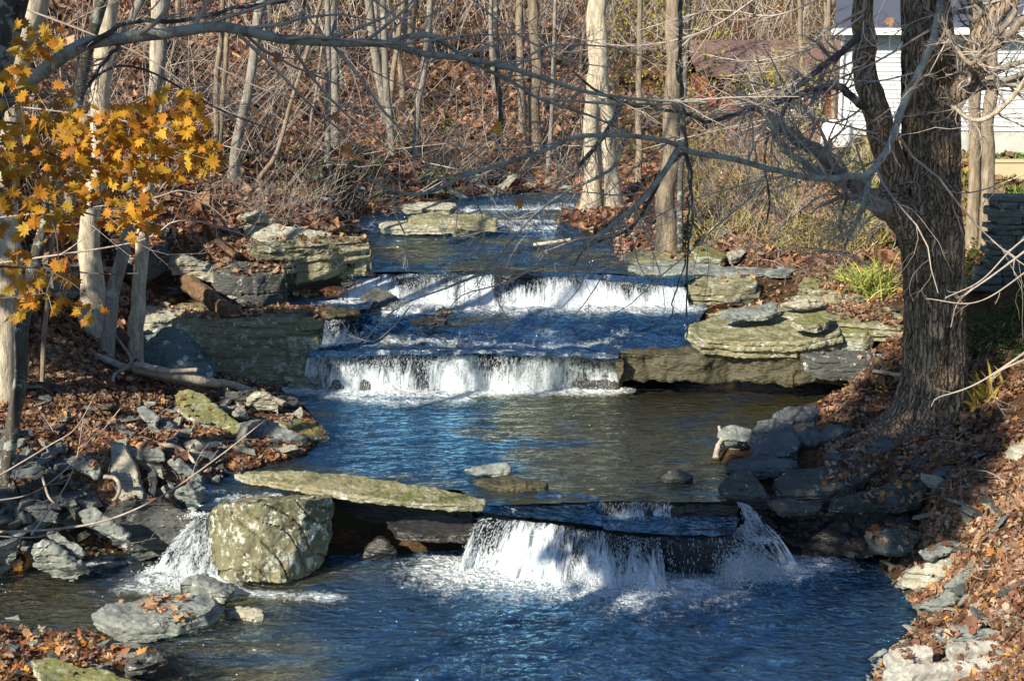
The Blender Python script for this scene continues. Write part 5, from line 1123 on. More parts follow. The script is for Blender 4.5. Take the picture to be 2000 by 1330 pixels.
far = [  # label, base px + distance, further px points, radius px, material
 ('slender pale trunk rising behind the maple leaves near the driftwood', [(309,425,25.5),(311,300,25.5),(311,150,25.5),(312,-10,25.5)], [8,7,6.5,6], 'bark_pale'),
 ('left one of two close slender trunks on the left hillside', [(418,330,29),(424,220,29),(430,100,29),(432,-10,29)], [6.5,6,5.5,5], 'bark_tan'),
 ('right one of two close slender trunks on the left hillside', [(425,305,29.4),(438,180,29.4),(446,60,29.4),(449,-10,29.4)], [5.5,5,5,4], 'bark_tan'),
 ('mossy trunk leaning right on the left hillside', [(452,345,28),(462,280,28),(491,160,28),(504,70,28),(515,-10,28)], [11,10,9,9,9], 'bark_grey'),
 ('curved grey sapling bending up from the brush on the left hillside', [(475,364,27),(510,345,27),(540,300,27),(566,210,27),(600,110,27),(625,0,27)], [5,5,4.5,4,4,3.5], 'bark_tan'),
 ('slim straight trunk above the curved sapling', [(640,300,31),(638,219,31),(640,100,31),(641,-10,31)], [7,6,5.5,5], 'bark_grey'),
 ('straight dark grey trunk left of centre on the far hillside', [(805,300,34),(815,240,34),(828,120,34),(841,-10,34)], [7,6.5,6,6], 'bark_grey'),
 ('greenish leaning trunk beside the straight dark grey one', [(752,265,36),(762,180,36),(775,80,36),(789,-10,36)], [6,5.5,5,5], 'bark_tan'),
 ('pale thick trunk high up on the central hillside', [(800,140,44),(800,78,44),(803,0,44),(805,-60,44)], [13,12,12,11], 'bark_tan'),
 ('short dark trunk at the foot of the central hillside', [(977,306,36),(975,230,36),(970,120,36),(968,-10,36)], [6,6,5,5], 'bark_dark'),
 ('pale trunk right of centre behind the bend of the stream', [(1046,300,38),(1043,200,38),(1042,90,38),(1042,-10,38)], [12,11,11,10], 'bark_tan'),
 ('tan trunk just left of the pale trunk by the stream bend', [(1018,290,38.5),(1018,230,38.5),(1016,90,38.5),(1012,-10,38.5)], [8,8,7,7], 'bark_tan'),
 ('sunlit left stem of the big twin tree at the stream bend', [(1157,408,31),(1153,318,31),(1156,210,31),(1165,90,31),(1170,-20,31)], [20,15,14,13,12], 'bark_pale'),
 ('sunlit right stem of the big twin tree at the stream bend', [(1200,415,30.6),(1194,353,30.6),(1184,212,30.6),(1177,100,30.6),(1172,-20,30.6)], [18,14.5,13.5,13,12], 'bark_pale'),
 ('small pale trunk between the twin tree and the straight brown tree', [(1247,335,33),(1247,270,33),(1250,120,33),(1252,-10,33)], [7,6.5,6,5], 'bark_tan'),
 ('straight brown trunk with flared foot on the right of the upper stream', [(1303,484,26.4),(1304,400,26.4),(1308,318,26.4),(1311,177,26.4),(1318,-10,26.4)], [20,18,17,15.5,14], 'bark_tan'),
 ('dark thin stem hugging the straight brown trunk', [(1330,480,26.0),(1328,380,26.0),(1335,200,26.0),(1345,-10,26.0)], [7,6,5,5], 'bark_dark'),
 ('slim pale trunk in front of the brown roof', [(1563,235,43),(1563,130,43),(1562,0,43)], [5,5,4], 'bark_tan'),
 ('slim pale trunk at the right end of the brown roof', [(1628,270,37),(1626,150,37),(1620,0,37)], [6,5.5,5], 'bark_tan'),
 ('left stem of the twin trunks behind the big tree', [(1898,500,23.6),(1898,350,23.6),(1900,160,23.6),(1905,-20,23.6)], [13,11.5,11,10], 'bark_tan'),
 ('right stem of the twin trunks behind the big tree', [(1926,500,23.4),(1930,300,23.4),(1937,80,23.4),(1945,-20,23.4)], [13,12,11.5,11], 'bark_tan'),
]
for i_, (lab, pts, rp, mt) in enumerate(far):
    hero('hillside_tree', lab, 'tree', pts, rp, mt, top=15, seed=20 + i_, n1=12, n2=6, flare=.35)
# vine hanging over the stream
vr = tag(empty('hanging_vine', at(1335, 480, 15.5)), 'dark vines hanging straight down over the right part of the stream', 'vine', None, 'thing')
for pts, r0 in (([(1328,-40,15.6),(1330,120,15.5),(1336,260,15.5),(1348,330,15.5),(1352,420,15.5),(1342,520,15.5),(1341,660,15.5)], 4.5), ([(1322,120,15.8),(1340,300,15.7),(1345,400,15.6),(1336,520,15.5),(1312,600,15.4),(1306,625,15.4)], 3.0)):
    Q = atn(pts); c = resample(Q, 60); rr_ = np.linspace(r0, 1.3, 60) * 15.5 / F
    c[:, 0] += .02 * fbm(np.arange(60) * .35, 1, r0, 2)
    link('stem', tube_mesh('stem', c, rr_, 6, M['bark_dark'], np.array(vr.location)), vr)

# ---- woods: prototypes, then copies on the hill and beyond the picture's edges
def wood_proto(seed, mat, h, r):
    g = np.random.default_rng(seed)
    root = empty('woodland_tree')
    A = [[0, 0, -.4, r * 1.25], [0, 0, .5, r]]
    p = np.zeros(3); d = np.array([g.normal(0, .06), g.normal(0, .06), 1.0])
    for j in range(1, 9):
        d = unit(d + g.normal(0, .035, 3) * np.array([1, 1, 0])); p = p + d * h / 8; A.append([*p, r * (1 - .11 * j)])
    C = resample(np.array(A), 40); C[:, 3] = np.maximum(C[:, 3], .015)
    link('trunk', tube_mesh('trunk', C[:, :3], C[:, 3], 9, M[mat], np.zeros(3), seed), root)
    twig_part('crown', C[None, 11:, :3], C[None, 11:, 3], [dict(count=17, lf=(.25, .5), ang=(30, 65), n=8, up=.12, wig=.12, rr=.4, tr=(.0, .98)), dict(count=5, lf=(.3, .6), ang=(25, 60), n=6, up=.06, wig=.16, rr=.5), dict(count=4, lf=(.3, .6), ang=(25, 60), n=4, wig=.2, rr=.6)], M[mat], root, np.zeros(3), seed)
    return root
protos = [wood_proto(60, 'bark_grey', 13, .09), wood_proto(61, 'bark_grey', 15, .12), wood_proto(62, 'bark_tan', 12, .07), wood_proto(63, 'bark_grey', 10, .05), wood_proto(64, 'bark_dark', 14, .10)]
used = set()
def plant(x, y, k, s, rz, lab, grp, tilt=0.04, cat='tree'):
    o = protos[k] if k not in used else copy_tree(protos[k]); used.add(k)
    o.location = (x, y, gz(x, y) - .05); o.scale = (s, s, s * rng.uniform(.9, 1.15)); o.rotation_euler = (rng.normal(0, tilt), rng.normal(0, tilt), rz)
    tag(o, lab, cat, grp, 'thing'); return o
WL = ['grey bare tree among the crowd of trunks on the far wooded hillside', 'tan bare tree among the crowd of trunks on the far wooded hillside', 'pale slim bare tree on the far wooded hillside', 'thin bare sapling like tree on the far wooded hillside', 'dark bare tree on the far wooded hillside']
gg = np.random.default_rng(5); cnt = 0
while cnt < 85:
    y = gg.uniform(29, 75); x = gg.uniform(-.46, .46) * y
    if x > .06 * y and y < 52: continue
    if in_water(np.array(x), np.array(y), 1.2): continue
    k = gg.integers(0, 5); plant(x, y, int(k), gg.uniform(.55, 1.15), gg.uniform(0, 6.28), WL[k], 'bare trees on the far hillside'); cnt += 1
# trees beside and behind the camera: they shade the right bank and dapple the left one
for x, y, k, s in ((-9.5,12.5,0,1),(-11,17,1,1),(-13,21,4,1),(-12.5,9,1,1.1),(-9,24,2,1),(-16,5,4,1.1),(-10,-6,1,1.1)):
    plant(x, y, k, s, gg.uniform(0, 6.28), 'bare tree on the left bank outside the picture', 'bare trees on the left bank outside the picture')
# ================================================================ unseen evergreens added to shade the right bank and the left ledge
def foliage_cloud(C, n, size, seed, up=.3):
    g = np.random.default_rng(seed)
    i = g.integers(0, len(C), n); c = C[i, :3] + unit(g.normal(size=(n, 3))) * (C[i, 3:4] * g.uniform(.2, 1, (n, 1)) ** .5)
    s = g.uniform(.6, 1.3, n) * size
    a = unit(g.normal(size=(n, 3)) + [0, 0, up]); b = unit(np.cross(a, g.normal(size=(n, 3))))
    V = np.stack([c - a * s[:, None], c + b * s[:, None] * .4, c + a * s[:, None], c - b * s[:, None] * .4], 1)
    return V.reshape(-1, 3), np.arange(n * 4).reshape(-1, 4)
t = NT('evergreen_needles'); t.set(t.mix(t.noise(t.map(), 5, 4), (0.02, 0.05, 0.012), (0.06, 0.11, 0.03)), .7, .2); M['needles'] = t.m
def evergreen(x, y, h, rad, lab, seed, z0=.18):
    base = np.array([x, y, gz(x, y)])
    root = tag(empty('added_evergreen', base), lab, 'tree', 'unseen evergreens added for shade', 'thing')
    a = Acc(); a.tube([(0, 0, -.3), (0, 0, h * .5), (0, 0, h)], .14, .02, n=14, k=10); link('trunk', a.mesh('trunk', M['bark_dark']), root)
    g = np.random.default_rng(seed)
    zz = h * (z0 + (1 - z0) * g.random(90)); th = g.uniform(0, 6.28, 90); rr_ = rad * (1.05 - (zz / h - z0) / (1 - z0)) * g.uniform(.3, 1, 90)
    C = np.stack([np.cos(th) * rr_, np.sin(th) * rr_, zz, np.full(90, .75)], -1)
    V, Q = foliage_cloud(C, int(850 * rad + 800), .22, seed)
    link('crown', make_mesh('crown', V, Q, None, M['needles'], smooth=False), root)
def shade_crown_between(a0, b0, b1, rad, s, lab, seed):
    """unseen evergreen, its crown shaped to block the sun rays a0 (across) and b0..b1 (height) where they pass s metres before the bank"""
    hx, hy = math.sin(SUN_AZ), math.cos(SUN_AZ); rx, ry = -hy, hx
    along = 7.0 * hx + 16.0 * hy - 0   # reference point on the bank
    k = -along + 0
    px_, py_ = rx * a0 + hx * (s), ry * a0 + hy * (s)
    sb = math.sin(SUN_EL) * -(px_ * hx + py_ * hy)
    z0, z1 = (b0 - sb) / math.cos(SUN_EL), (b1 - sb) / math.cos(SUN_EL)
    g0 = gz(px_, py_); h = z1 - g0
    print('evergreen', round(px_, 1), round(py_, 1), 'z', round(z0, 1), round(z1, 1))
    evergreen(px_, py_, h, rad, lab, seed, z0=(z0 - g0) / h)
shade_crown_between(-9.25, 6.7, 9.2, .75, 1.0, 'narrow unseen evergreen added beside the viewer to shade the right fall', 70)
shade_crown_between(-8.75, 8.5, 15.0, 1.75, 2.5, 'tall broad unseen evergreen added beside the viewer to shade the big trunk', 71)
shade_crown_between(-7.45, 8.3, 9.6, .7, 3.5, 'low bushy unseen evergreen added beside the viewer to shade the right slope', 73)
shade_crown_between(-17.7, 7.35, 8.7, .62, 0.0, 'slim unseen pine added to shade the left ledge wall', 72)

# ================================================================ fallen leaves
PAL = np.array([(.24,.12,.06),(.36,.21,.12),(.17,.08,.045),(.50,.36,.24),(.27,.11,.07),(.46,.22,.06),(.58,.34,.08),(.24,.16,.12),(.42,.26,.16),(.12,.06,.04)])
PW = np.array([.14,.15,.13,.17,.12,.04,.015,.10,.13,.05]); PW /= PW.sum()
def leaf_shape(kind):
    if kind == 'maple':
        pts = [(0,-.46),(.10,-.24),(.38,-.36),(.30,-.16),(.56,-.06),(.40,.05),(.52,.26),(.22,.18),(.20,.40),(.11,.33),(0,.60),(-.11,.33),(-.20,.40),(-.22,.18),(-.52,.26),(-.40,.05),(-.56,-.06),(-.30,-.16),(-.38,-.36),(-.10,-.24)]
    elif kind == 'oval':
        pts = [(0,-.5),(.24,-.2),(.26,.1),(0,.52),(-.26,.1),(-.24,-.2)]
    else:
        pts = [(0,-.5),(.12,-.1),(.42,-.16),(.24,.1),(.28,.3),(0,.5),(-.28,.3),(-.24,.1),(-.42,-.16),(-.12,-.1)]
    return np.array(pts, float)
def leaves_mesh(P, N, size, kind, colr, g, curl=.35, heading=None, tiltn=.45, mat='litter', name='leaf_litter', centre=True):
    """P (n,3) positions, N (n,3) normals"""
    n = len(P); S = leaf_shape(kind); m = len(S)
    nn = unit(N + g.normal(0, tiltn, (n, 3)))
    h = g.normal(size=(n, 3)) if heading is None else heading
    a = unit(np.cross(nn, h)); b = np.cross(nn, a)
    cu = g.normal(0, curl, (n, 1)); cv = g.normal(0, curl, (n, 1)); tw = g.normal(0, curl * .7, (n, 1))
    X = np.r_[S[:, 0], 0][None]; Y = np.r_[S[:, 1], 0][None]
    Zz = cu * X * X * 1.6 + cv * Y * Y * 1.6 + tw * X * Y * 1.5
    sz = size[:, None]
    V = P[:, None] + (a[:, None] * (X * sz)[..., None] + b[:, None] * (Y * sz)[..., None] + nn[:, None] * (Zz * sz)[..., None])
    k = np.arange(m); T = np.stack([np.full(m, m), k, (k + 1) % m], -1)
    T = (np.arange(n)[:, None, None] * (m + 1) + T[None]).reshape(-1, 3)
    colv = np.repeat(colr, m + 1, 0)
    return V.reshape(-1, 3), T, colv
def scatter_px(n, box, g, jit=None):
    """random ground points that the view sees evenly over a pixel box"""
    u = g.uniform(box[0], box[2], n); v = g.uniform(box[1], box[3], n)
    a, b = (u - 1000.0) / F, (v - 665.0) / F
    D = np.stack([a, CT - b * ST, -(ST + b * CT)], -1)
    t0 = np.full(n, 9.0); hit = np.zeros(n, bool); tt = t0.copy()
    step = .25
    for _ in range(420):
        P = np.array([0, 0, CAM_H]) + tt[:, None] * D
        below = P[:, 2] < ground(P[:, 0], P[:, 1])
        hit |= below
        tt = np.where(hit, tt, tt + step)
        if _ > 150: step = .4
    tt -= g.uniform(0, .25, n)
    P = (np.array([0, 0, CAM_H]) + tt[:, None] * D)[hit]
    P[:, 2] = ground(P[:, 0], P[:, 1])
    return P
def gnormal(x, y):
    e = .15; return unit(np.stack([ground(x - e, y) - ground(x + e, y), ground(x, y - e) - ground(x, y + e), np.full(np.shape(x), 2 * e)], -1))
# rocks as a tree for resting leaves on them
bv, bf, bw = [], [], []; off = 0
for ro, wgt in ROCKS_FOR_LEAVES:
    me = ro.data; n = len(me.vertices); a = np.zeros(n * 3, np.float32); me.vertices.foreach_get('co', a)
    bv.append(a.reshape(-1, 3) + np.array(ro.location)); 
    for p in me.polygons: bf.append([i + off for i in p.vertices])
    bw += [wgt] * len(me.polygons); off += n
ROCKBVH = BVHTree.FromPolygons([tuple(v) for v in np.concatenate(bv)], bf)
bw = np.array(bw)
def settle(P, g):
    N = gnormal(P[:, 0], P[:, 1]); keep = np.ones(len(P), bool)
    wet = in_water(P[:, 0], P[:, 1], .06)
    for i, p in enumerate(P):
        loc, nrm, fi, _ = ROCKBVH.ray_cast(Vector((p[0], p[1], 8)), Vector((0, 0, -1)))
        if loc is not None and loc[2] > p[2] - .02:
            if g.random() > bw[fi] * .45 or nrm[2] < .55: keep[i] = False; continue
            P[i, 2] = loc[2]; N[i] = nrm
        elif wet[i]: keep[i] = False
    return P[keep], N[keep]
g_ = np.random.default_rng(99)
def litter(boxes, kind, smin, smax, label, lift=.03, tint=(1, 1, 1), bright=0.0, pal=None, pw=None, thick=1):
    Ps = [scatter_px(n, b, g_) for n, b in boxes]; P = np.concatenate(Ps)
    P, N = settle(P, g_); n = len(P)
    # clumping: fewer leaves on bare patches
    dn = fbm(P[:, 0] * 1.1, P[:, 1] * 1.1, 0, 3, 44); k_ = g_.random(n) < np.clip(.85 + dn * .9, .08, 1); P, N = P[k_], N[k_]; n = len(P)
    P[:, 2] += g_.uniform(.004, lift, n)
    ci = g_.choice(len(PAL), n, p=PW); c = PAL[ci] * g_.uniform(.5, 1.1, (n, 1)) * (1 + .35 * fbm(P[:, 0] * .9, P[:, 1] * .9, 3, 3, 61))[:, None] * np.array(tint)
    V, T, cv = leaves_mesh(P, N, (smin + smax) / 2 * np.exp(g_.normal(-.05, .33, n)), kind, c, g_)
    o = link('leaf_litter', make_mesh('leaf_litter', V, None, T, M['litter'], smooth=False, attrs={'col': cv}))
    tag(o, label, 'fallen leaves', None, 'stuff'); print('litter', n)
litter([(26000, (-60, 640, 640, 1010)), (3500, (-40, 1000, 420, 1110)), (3000, (-40, 1225, 380, 1345)), (38000, (1600, 640, 2060, 1345)), (7000, (250, 440, 760, 640)), (9000, (1300, 480, 1800, 720))],
       'oak', .06, .115, 'brown and tan fallen leaves covering the near banks', .05)
litter([(60000, (-60, -10, 1160, 450)), (9000, (-60, 430, 320, 660)), (16000, (1140, 250, 2050, 520)), (6000, (1140, -10, 2050, 250))], 'oval', .13, .26, 'brown fallen leaves covering the far hillside', .05, tint=(1.0, .88, .82))
# a few bright maple leaves near the viewer
P = np.concatenate([scatter_px(420, (0, 850, 560, 1110), g_), scatter_px(200, (0, 1230, 380, 1330), g_), scatter_px(90, (1640, 830, 2000, 1330), g_), scatter_px(110, (200, 1150, 440, 1235), g_)])
P, N = settle(P, g_); P[:, 2] += .03; n = len(P)
c = np.array([(.62,.30,.05),(.55,.22,.04),(.42,.12,.05)])[g_.integers(0, 3, n)] * g_.uniform(.7, 1.2, (n, 1))
V, T, cv = leaves_mesh(P, N, g_.uniform(.09, .14, n), 'maple', c, g_, curl=.3)
tag(link('maple_litter', make_mesh('maple_litter', V, None, T, M['litter'], smooth=False, attrs={'col': cv})), 'bright orange fallen maple leaves scattered on near stones and banks', 'fallen leaves', None, 'stuff')

# ================================================================ yellow maple spray in the upper left
br = tag(empty('maple_branch', at(-60, 300, 9.2)), 'spray of golden orange maple leaves hanging in from the left edge', 'branch', None, 'thing')
bb = np.array(br.location)
tw = [([(-120,250,9.2),(20,240,9.2),(120,268,9.2),(230,252,9.3),(330,232,9.4),(392,215,9.5)], 3.5), ([(-120,265,9.1),(60,290,9.1),(150,320,9.2),(260,345,9.3),(350,335,9.4),(425,330,9.5)], 3.0),
      ([(-140,350,9.0),(0,372,9.0),(90,398,9.0),(150,412,9.1),(195,425,9.1)], 4.5), ([(150,412,9.1),(240,380,9.2),(300,300,9.3)], 1.6), ([(-120,500,8.8),(0,520,8.9),(90,524,9.0),(190,535,9.1),(270,534,9.1)], 3.2),
      ([(-120,590,8.7),(0,583,8.8),(50,578,8.8),(90,573,8.8)], 3.5), ([(-60,130,9.4),(20,110,9.4),(70,90,9.4),(110,70,9.4)], 2.2), ([(-60,190,9.3),(30,190,9.3),(100,185,9.3)], 2), ([(90,398,9.0),(110,460,9.0),(115,520,9.0)], 1.6), ([(90,524,9.0),(150,560,9.0),(190,600,9.0)], 1.5), ([(230,252,9.3),(280,300,9.3),(260,400,9.3),(270,440,9.3)], 1.6)]
Ls = []
for pts, r0 in tw:
    c = resample(atn(pts), 30); rr_ = np.linspace(r0, .9, 30) * 9.2 / F
    link('twig', tube_mesh('twig', c, rr_, 6, M['twig_dark'], bb), br); Ls.append((c, rr_))
BL = [(75,80,48,38,26),(30,180,40,40,20),(95,190,45,25,8),(60,240,55,20,18),(90,285,75,40,60),(170,260,60,45,46),(250,255,45,45,34),(330,215,55,35,26),(375,235,28,50,26),(320,265,60,35,38),(400,310,38,28,34),(340,320,60,30,30),(260,320,60,40,40),(150,345,60,35,30),
      (60,370,55,35,22),(120,400,50,25,16),(230,400,50,40,34),(260,440,45,35,22),(30,430,35,40,14),(110,450,30,30,9),(40,560,40,30,14),(110,540,40,22,12),(180,610,30,22,6),(20,600,25,25,6),(95,585,40,20,10),(30,500,25,30,8),(285,400,25,30,10),(15,300,30,30,10)]
Pm, Sm = [], []
for cx, cy, rx, ry, n in BL:
    n = int(n * 1.35); rx *= 1.15; ry *= 1.15
    th = g_.uniform(0, 6.28, n); q = np.sqrt(g_.random(n))
    for a, b in zip(cx + np.cos(th) * q * rx, cy + np.sin(th) * q * ry): Pm.append(at(a, b, 9.2 + g_.normal(0, .35)))
Pm = np.array(Pm); n = len(Pm)
col_ = np.array([(.74,.38,.03),(.68,.28,.025),(.78,.50,.05),(.50,.18,.03)])[g_.choice(4, n, p=[.40,.30,.22,.08])] * g_.uniform(.6, 1.0, (n, 1))
head = g_.normal(0, .5, (n, 3)) + np.array([.9, 0, .2])
V, T, cv = leaves_mesh(Pm, np.tile([[-.1, -.75, .65]], (n, 1)), g_.uniform(.062, .112, n), 'maple', col_, g_, curl=.25, heading=head, tiltn=.7)
me = make_mesh('leaves', V - bb, None, T, M['leaf'], smooth=False, attrs={'col': cv}); link('leaves', me, br)
# leaf stalks reaching back to the nearest twig
TP = np.concatenate([c for c, _ in Ls]); st = []
for p in Pm:
    d = np.linalg.norm(TP - p, axis=1); q = TP[np.argmin(d)]
    st.append(resample(np.array([q, (p + q) / 2 + [0, 0, .03], p]), 5))
v, q = tubes(np.array(st) - bb, np.full((n, 5), .0014), 3)
link('leaf_stalks', make_mesh('leaf_stalks', v, q, None, M['twig']), br)
for i_, (u, v_, sz, cc) in enumerate([(677,297,.13,(.6,.28,.12)), (972,250,.12,(.62,.34,.05)), (655,228,.10,(.45,.22,.1)), (1015,397,.1,(.5,.22,.08)), (1738,42,.13,(.42,.25,.16)), (543,115,.1,(.4,.18,.07))]):
    p = np.array([at(u, v_, 11.0 if i_ != 4 else 15.5)])
    V, T, cv = leaves_mesh(p, np.array([[-.2, -.8, .3]]), np.array([sz]), 'maple', np.array([cc]), g_, curl=.5, heading=np.array([[1., 0, .2]]), tiltn=.1)
    o = link('hanging_leaf', make_mesh('hanging_leaf', V - p[0], None, T, M['leaf'], smooth=False, attrs={'col': cv}), loc=p[0])
    tag(o, ['pale orange leaf hanging before the left hillside', 'golden leaf hanging in the middle before the hillside', 'small brown leaf hanging near the far trees', 'small orange leaf hanging above the upper riffle', 'curled tan leaf caught beside the big tree limb', 'dull brown leaf hanging below the long bough'][i_], 'leaf', None, 'thing')

# ================================================================ brush, saplings, grass
def brush(boxes, hmin, hmax, label, mat, seed, wig=.12, up=.02, kids=3, r=.006, spread=.6, kids2=2):
    g = np.random.default_rng(seed)
    P = np.concatenate([scatter_px(n, b, g) for n, b in boxes])
    P = P[~in_water(P[:, 0], P[:, 1], .1)]; n = len(P)
    d = unit(np.stack([g.normal(0, spread, n), g.normal(0, spread, n), np.full(n, 1.0)], -1)); L = g.uniform(hmin, hmax, n)
    pts = [P]
    for j in range(7):
        d = unit(d + wig * g.normal(size=(n, 3)) + [0, 0, up]); pts.append(pts[-1] + d * L[:, None] / 7)
    PP = np.stack(pts, 1); RR = (r * (.5 + L / hmax))[:, None] * np.linspace(1, .3, 8)[None]
    V, Q = tubes(PP, RR, 4); Vs = [V]; Qs = [Q]; o_ = len(V)
    for li, ct in enumerate((kids, kids2)):
        if not ct: break
        PP, RR = grow(PP, RR, ct, tr=(.2, .95), lf=(.3, .6), ang=(25, 65), n=5, up=up, wig=.2, rr=.6, seed=seed + 9 + li)
        v, q = tubes(PP, np.maximum(RR, .0012), 3); Vs.append(v); Qs.append(q + o_); o_ += len(v)
    tag(link('undergrowth', make_mesh('undergrowth', np.concatenate(Vs), np.concatenate(Qs), None, M[mat])), label, 'undergrowth', None, 'stuff')
brush([(420, (300, 60, 1140, 400)), (150, (0, 100, 300, 450))], .8, 3.4, 'tangle of thin grey brush stems on the left hillside', 'twig', 301, r=.008, spread=1.1)
brush([(260, (300, 150, 1140, 400))], .8, 2.6, 'tangle of thin dark brush stems on the left hillside', 'twig_dark', 302, r=.008, spread=1.2)
brush([(500, (1140, -20, 2000, 140)), (250, (500, -20, 1140, 120))], 1.5, 5, 'tangle of bare thicket stems high behind the houses', 'twig', 303, r=.014)
brush([(420, (1350, 300, 1740, 500)), (150, (1340, 255, 1660, 330))], .4, 1.3, 'dry tan brush on the right bank below the houses', 'twig', 304, spread=1.0, r=.005)
brush([(240, (1150, 290, 1560, 470))], .5, 1.8, 'dark brush between the right bank trees', 'twig_dark', 305, spread=.8, r=.006)
brush([(330, (420, 370, 760, 450))], .3, 1.0, 'low grey brush spilling over the left ledges', 'twig', 306, spread=1.4, wig=.25, r=.005)
brush([(260, (820, 300, 1140, 375))], .4, 1.4, 'dark roots and brush under the bank at the stream bend', 'twig_dark', 307, spread=1.3, wig=.3, r=.010)
brush([(60, (1480, 480, 1700, 545))], .5, 1.4, 'arching tan stems drooping over the right ledges', 'twig', 308, spread=1.5, up=-.25, r=.005, kids=4)
brush([(170, (0, 830, 480, 1080)), (60, (1700, 850, 2000, 1250))], .15, .6, 'thin dead sticks lying in the near leaves', 'twig', 309, spread=2.5, wig=.2, up=-.1, r=.004, kids=2, kids2=0)
t = NT('grass_blades'); t.set(t.attr('col'), .6, .3); M['grass'] = t.m
def blades(P, L, w, cols, g, name, label, cat, kind, lean=.5, droop=1.0, origin=None):
    n = len(P); d = unit(np.stack([g.normal(0, lean, n), g.normal(0, lean, n), np.ones(n)], -1)); side = unit(np.cross(d, g.normal(size=(n, 3)))); m = 5
    pts = [P]; dd = d
    for j in range(m - 1):
        dd = unit(dd + np.array([0, 0, -droop * .25 * j / m]) + d * [[.12, .12, 0]]); pts.append(pts[-1] + dd * (L / (m - 1))[:, None])
    C = np.stack(pts, 1); ww = (np.array([1, .9, .75, .5, .05]) * w)[None, :, None]
    V = np.stack([C - side[:, None] * ww, C + side[:, None] * ww], 2).reshape(-1, 3)
    b_ = (np.arange(n)[:, None] * m + np.arange(m - 1)[None]).ravel() * 2
    Q = np.stack([b_, b_ + 1, b_ + 3, b_ + 2], -1); cv = np.repeat(cols, m * 2, 0)
    o0 = np.zeros(3) if origin is None else origin
    o = link(name, make_mesh(name, V - o0, Q, None, M['grass'], attrs={'col': cv}), loc=o0)
    return tag(o, label, cat, None, kind)
def gcols(n, g, a, b): return np.array(a)[None] + (np.array(b) - np.array(a))[None] * g.random((n, 1))
P = scatter_px(9000, (1640, 285, 2060, 480), g_); n = len(P)
blades(P, g_.uniform(.05, .16, n), .012, gcols(n, g_, (.05,.12,.02), (.20,.30,.05)), g_, 'lawn_grass', 'green lawn grass on the right behind the big tree', 'grass', 'stuff')
P = scatter_px(5200, (1340, 280, 1720, 500), g_); P = P[fbm(P[:, 0], P[:, 1], 0, 3, 71) > -.1]; n = len(P)
blades(P, g_.uniform(.15, .55, n), .010, gcols(n, g_, (.25,.22,.06), (.42,.36,.16)), g_, 'dry_grass', 'dry straw coloured grass and weeds on the right bank', 'grass', 'stuff', droop=1.6)
for lab, px_, n, cr in (('bright green grassy tuft on the right bank left of the big trunk', (1705, 490, 23.6), 260, ((.12,.20,.03), (.44,.40,.12))), ('second smaller yellow green grass tuft below the houses', (1668, 512, 23.8), 120, ((.18,.26,.04), (.40,.42,.10))), ('drooping yellow leaved lily clump right of the big trunk', (1935, 690, 18.6), 60, ((.45,.32,.06), (.55,.42,.10)))):
    c0 = np.array(at(*px_)); c0[2] = gz(c0[0], c0[1])
    Pp = c0 + np.stack([g_.normal(0, .16, n), g_.normal(0, .16, n), np.zeros(n)], -1); Pp[:, 2] = ground(Pp[:, 0], Pp[:, 1])
    blades(Pp, g_.uniform(.35, .75, n) * (1 if n > 100 else .7), .012 if n > 100 else .03, gcols(n, g_, *cr), g_, 'grass_tuft', lab, 'grass tuft', 'thing', lean=.55, droop=2.2, origin=c0)
def leafy(boxes, label, cols, size, hgt, seed, name='ground_cover', kind='stuff', dens=.1):
    g = np.random.default_rng(seed)
    P = np.concatenate([scatter_px(n, b, g) for n, b in boxes]); P = P[(fbm(P[:, 0] * 1.2, P[:, 1] * 1.2, 0, 3, seed) > dens) & ~in_water(P[:, 0], P[:, 1], .02)]; n = len(P)
    P[:, 2] += g.uniform(0, 1, n) ** 1.3 * hgt
    V, T, cv = leaves_mesh(P, np.tile([[0, -.3, .8]], (n, 1)), g.uniform(.6, 1.4, n) * size, 'oval', gcols(n, g, *cols), g, tiltn=.6)
    tag(link(name, make_mesh(name, V, None, T, M['leaf'], smooth=False, attrs={'col': cv})), label, 'plants', None, kind)
leafy([(5000, (1340, 300, 1740, 500)), (1400, (1200, 280, 1400, 440))], 'yellow green weeds on the right bank', ((.08,.13,.02), (.36,.34,.05)), .07, .5, 401, dens=.05)
leafy([(3800, (1880, 470, 2050, 720))], 'dark green ivy and creeper right of the big trunk', ((.02,.06,.012), (.10,.20,.03)), .06, .25, 402, dens=-.25)
leafy([(1500, (740, 230, 900, 390)), (500, (470, 330, 760, 400))], 'green honeysuckle sprigs on the far left hillside', ((.08,.15,.03), (.22,.30,.06)), .09, .7, 403, dens=.1)
leafy([(900, (1480, 590, 1780, 780))], 'yellow green creeper trailing over the right ledges', ((.20,.22,.03), (.50,.44,.06)), .05, .12, 404, dens=.1)
leafy([(350, (1230, 540, 1760, 640)), (350, (80, 530, 150, 660))], 'small green plants on the right ledges', ((.05,.14,.02), (.12,.24,.04)), .05, .08, 405, dens=.15)
leafy([(7000, (1150, -20, 1420, 330)), (9000, (1400, -20, 1980, 90)), (5000, (520, -20, 1150, 110))], 'sparse yellow foliage left on the thicket behind the trees', ((.30,.28,.04), (.55,.48,.08)), .11, 4.5, 406, dens=.15)

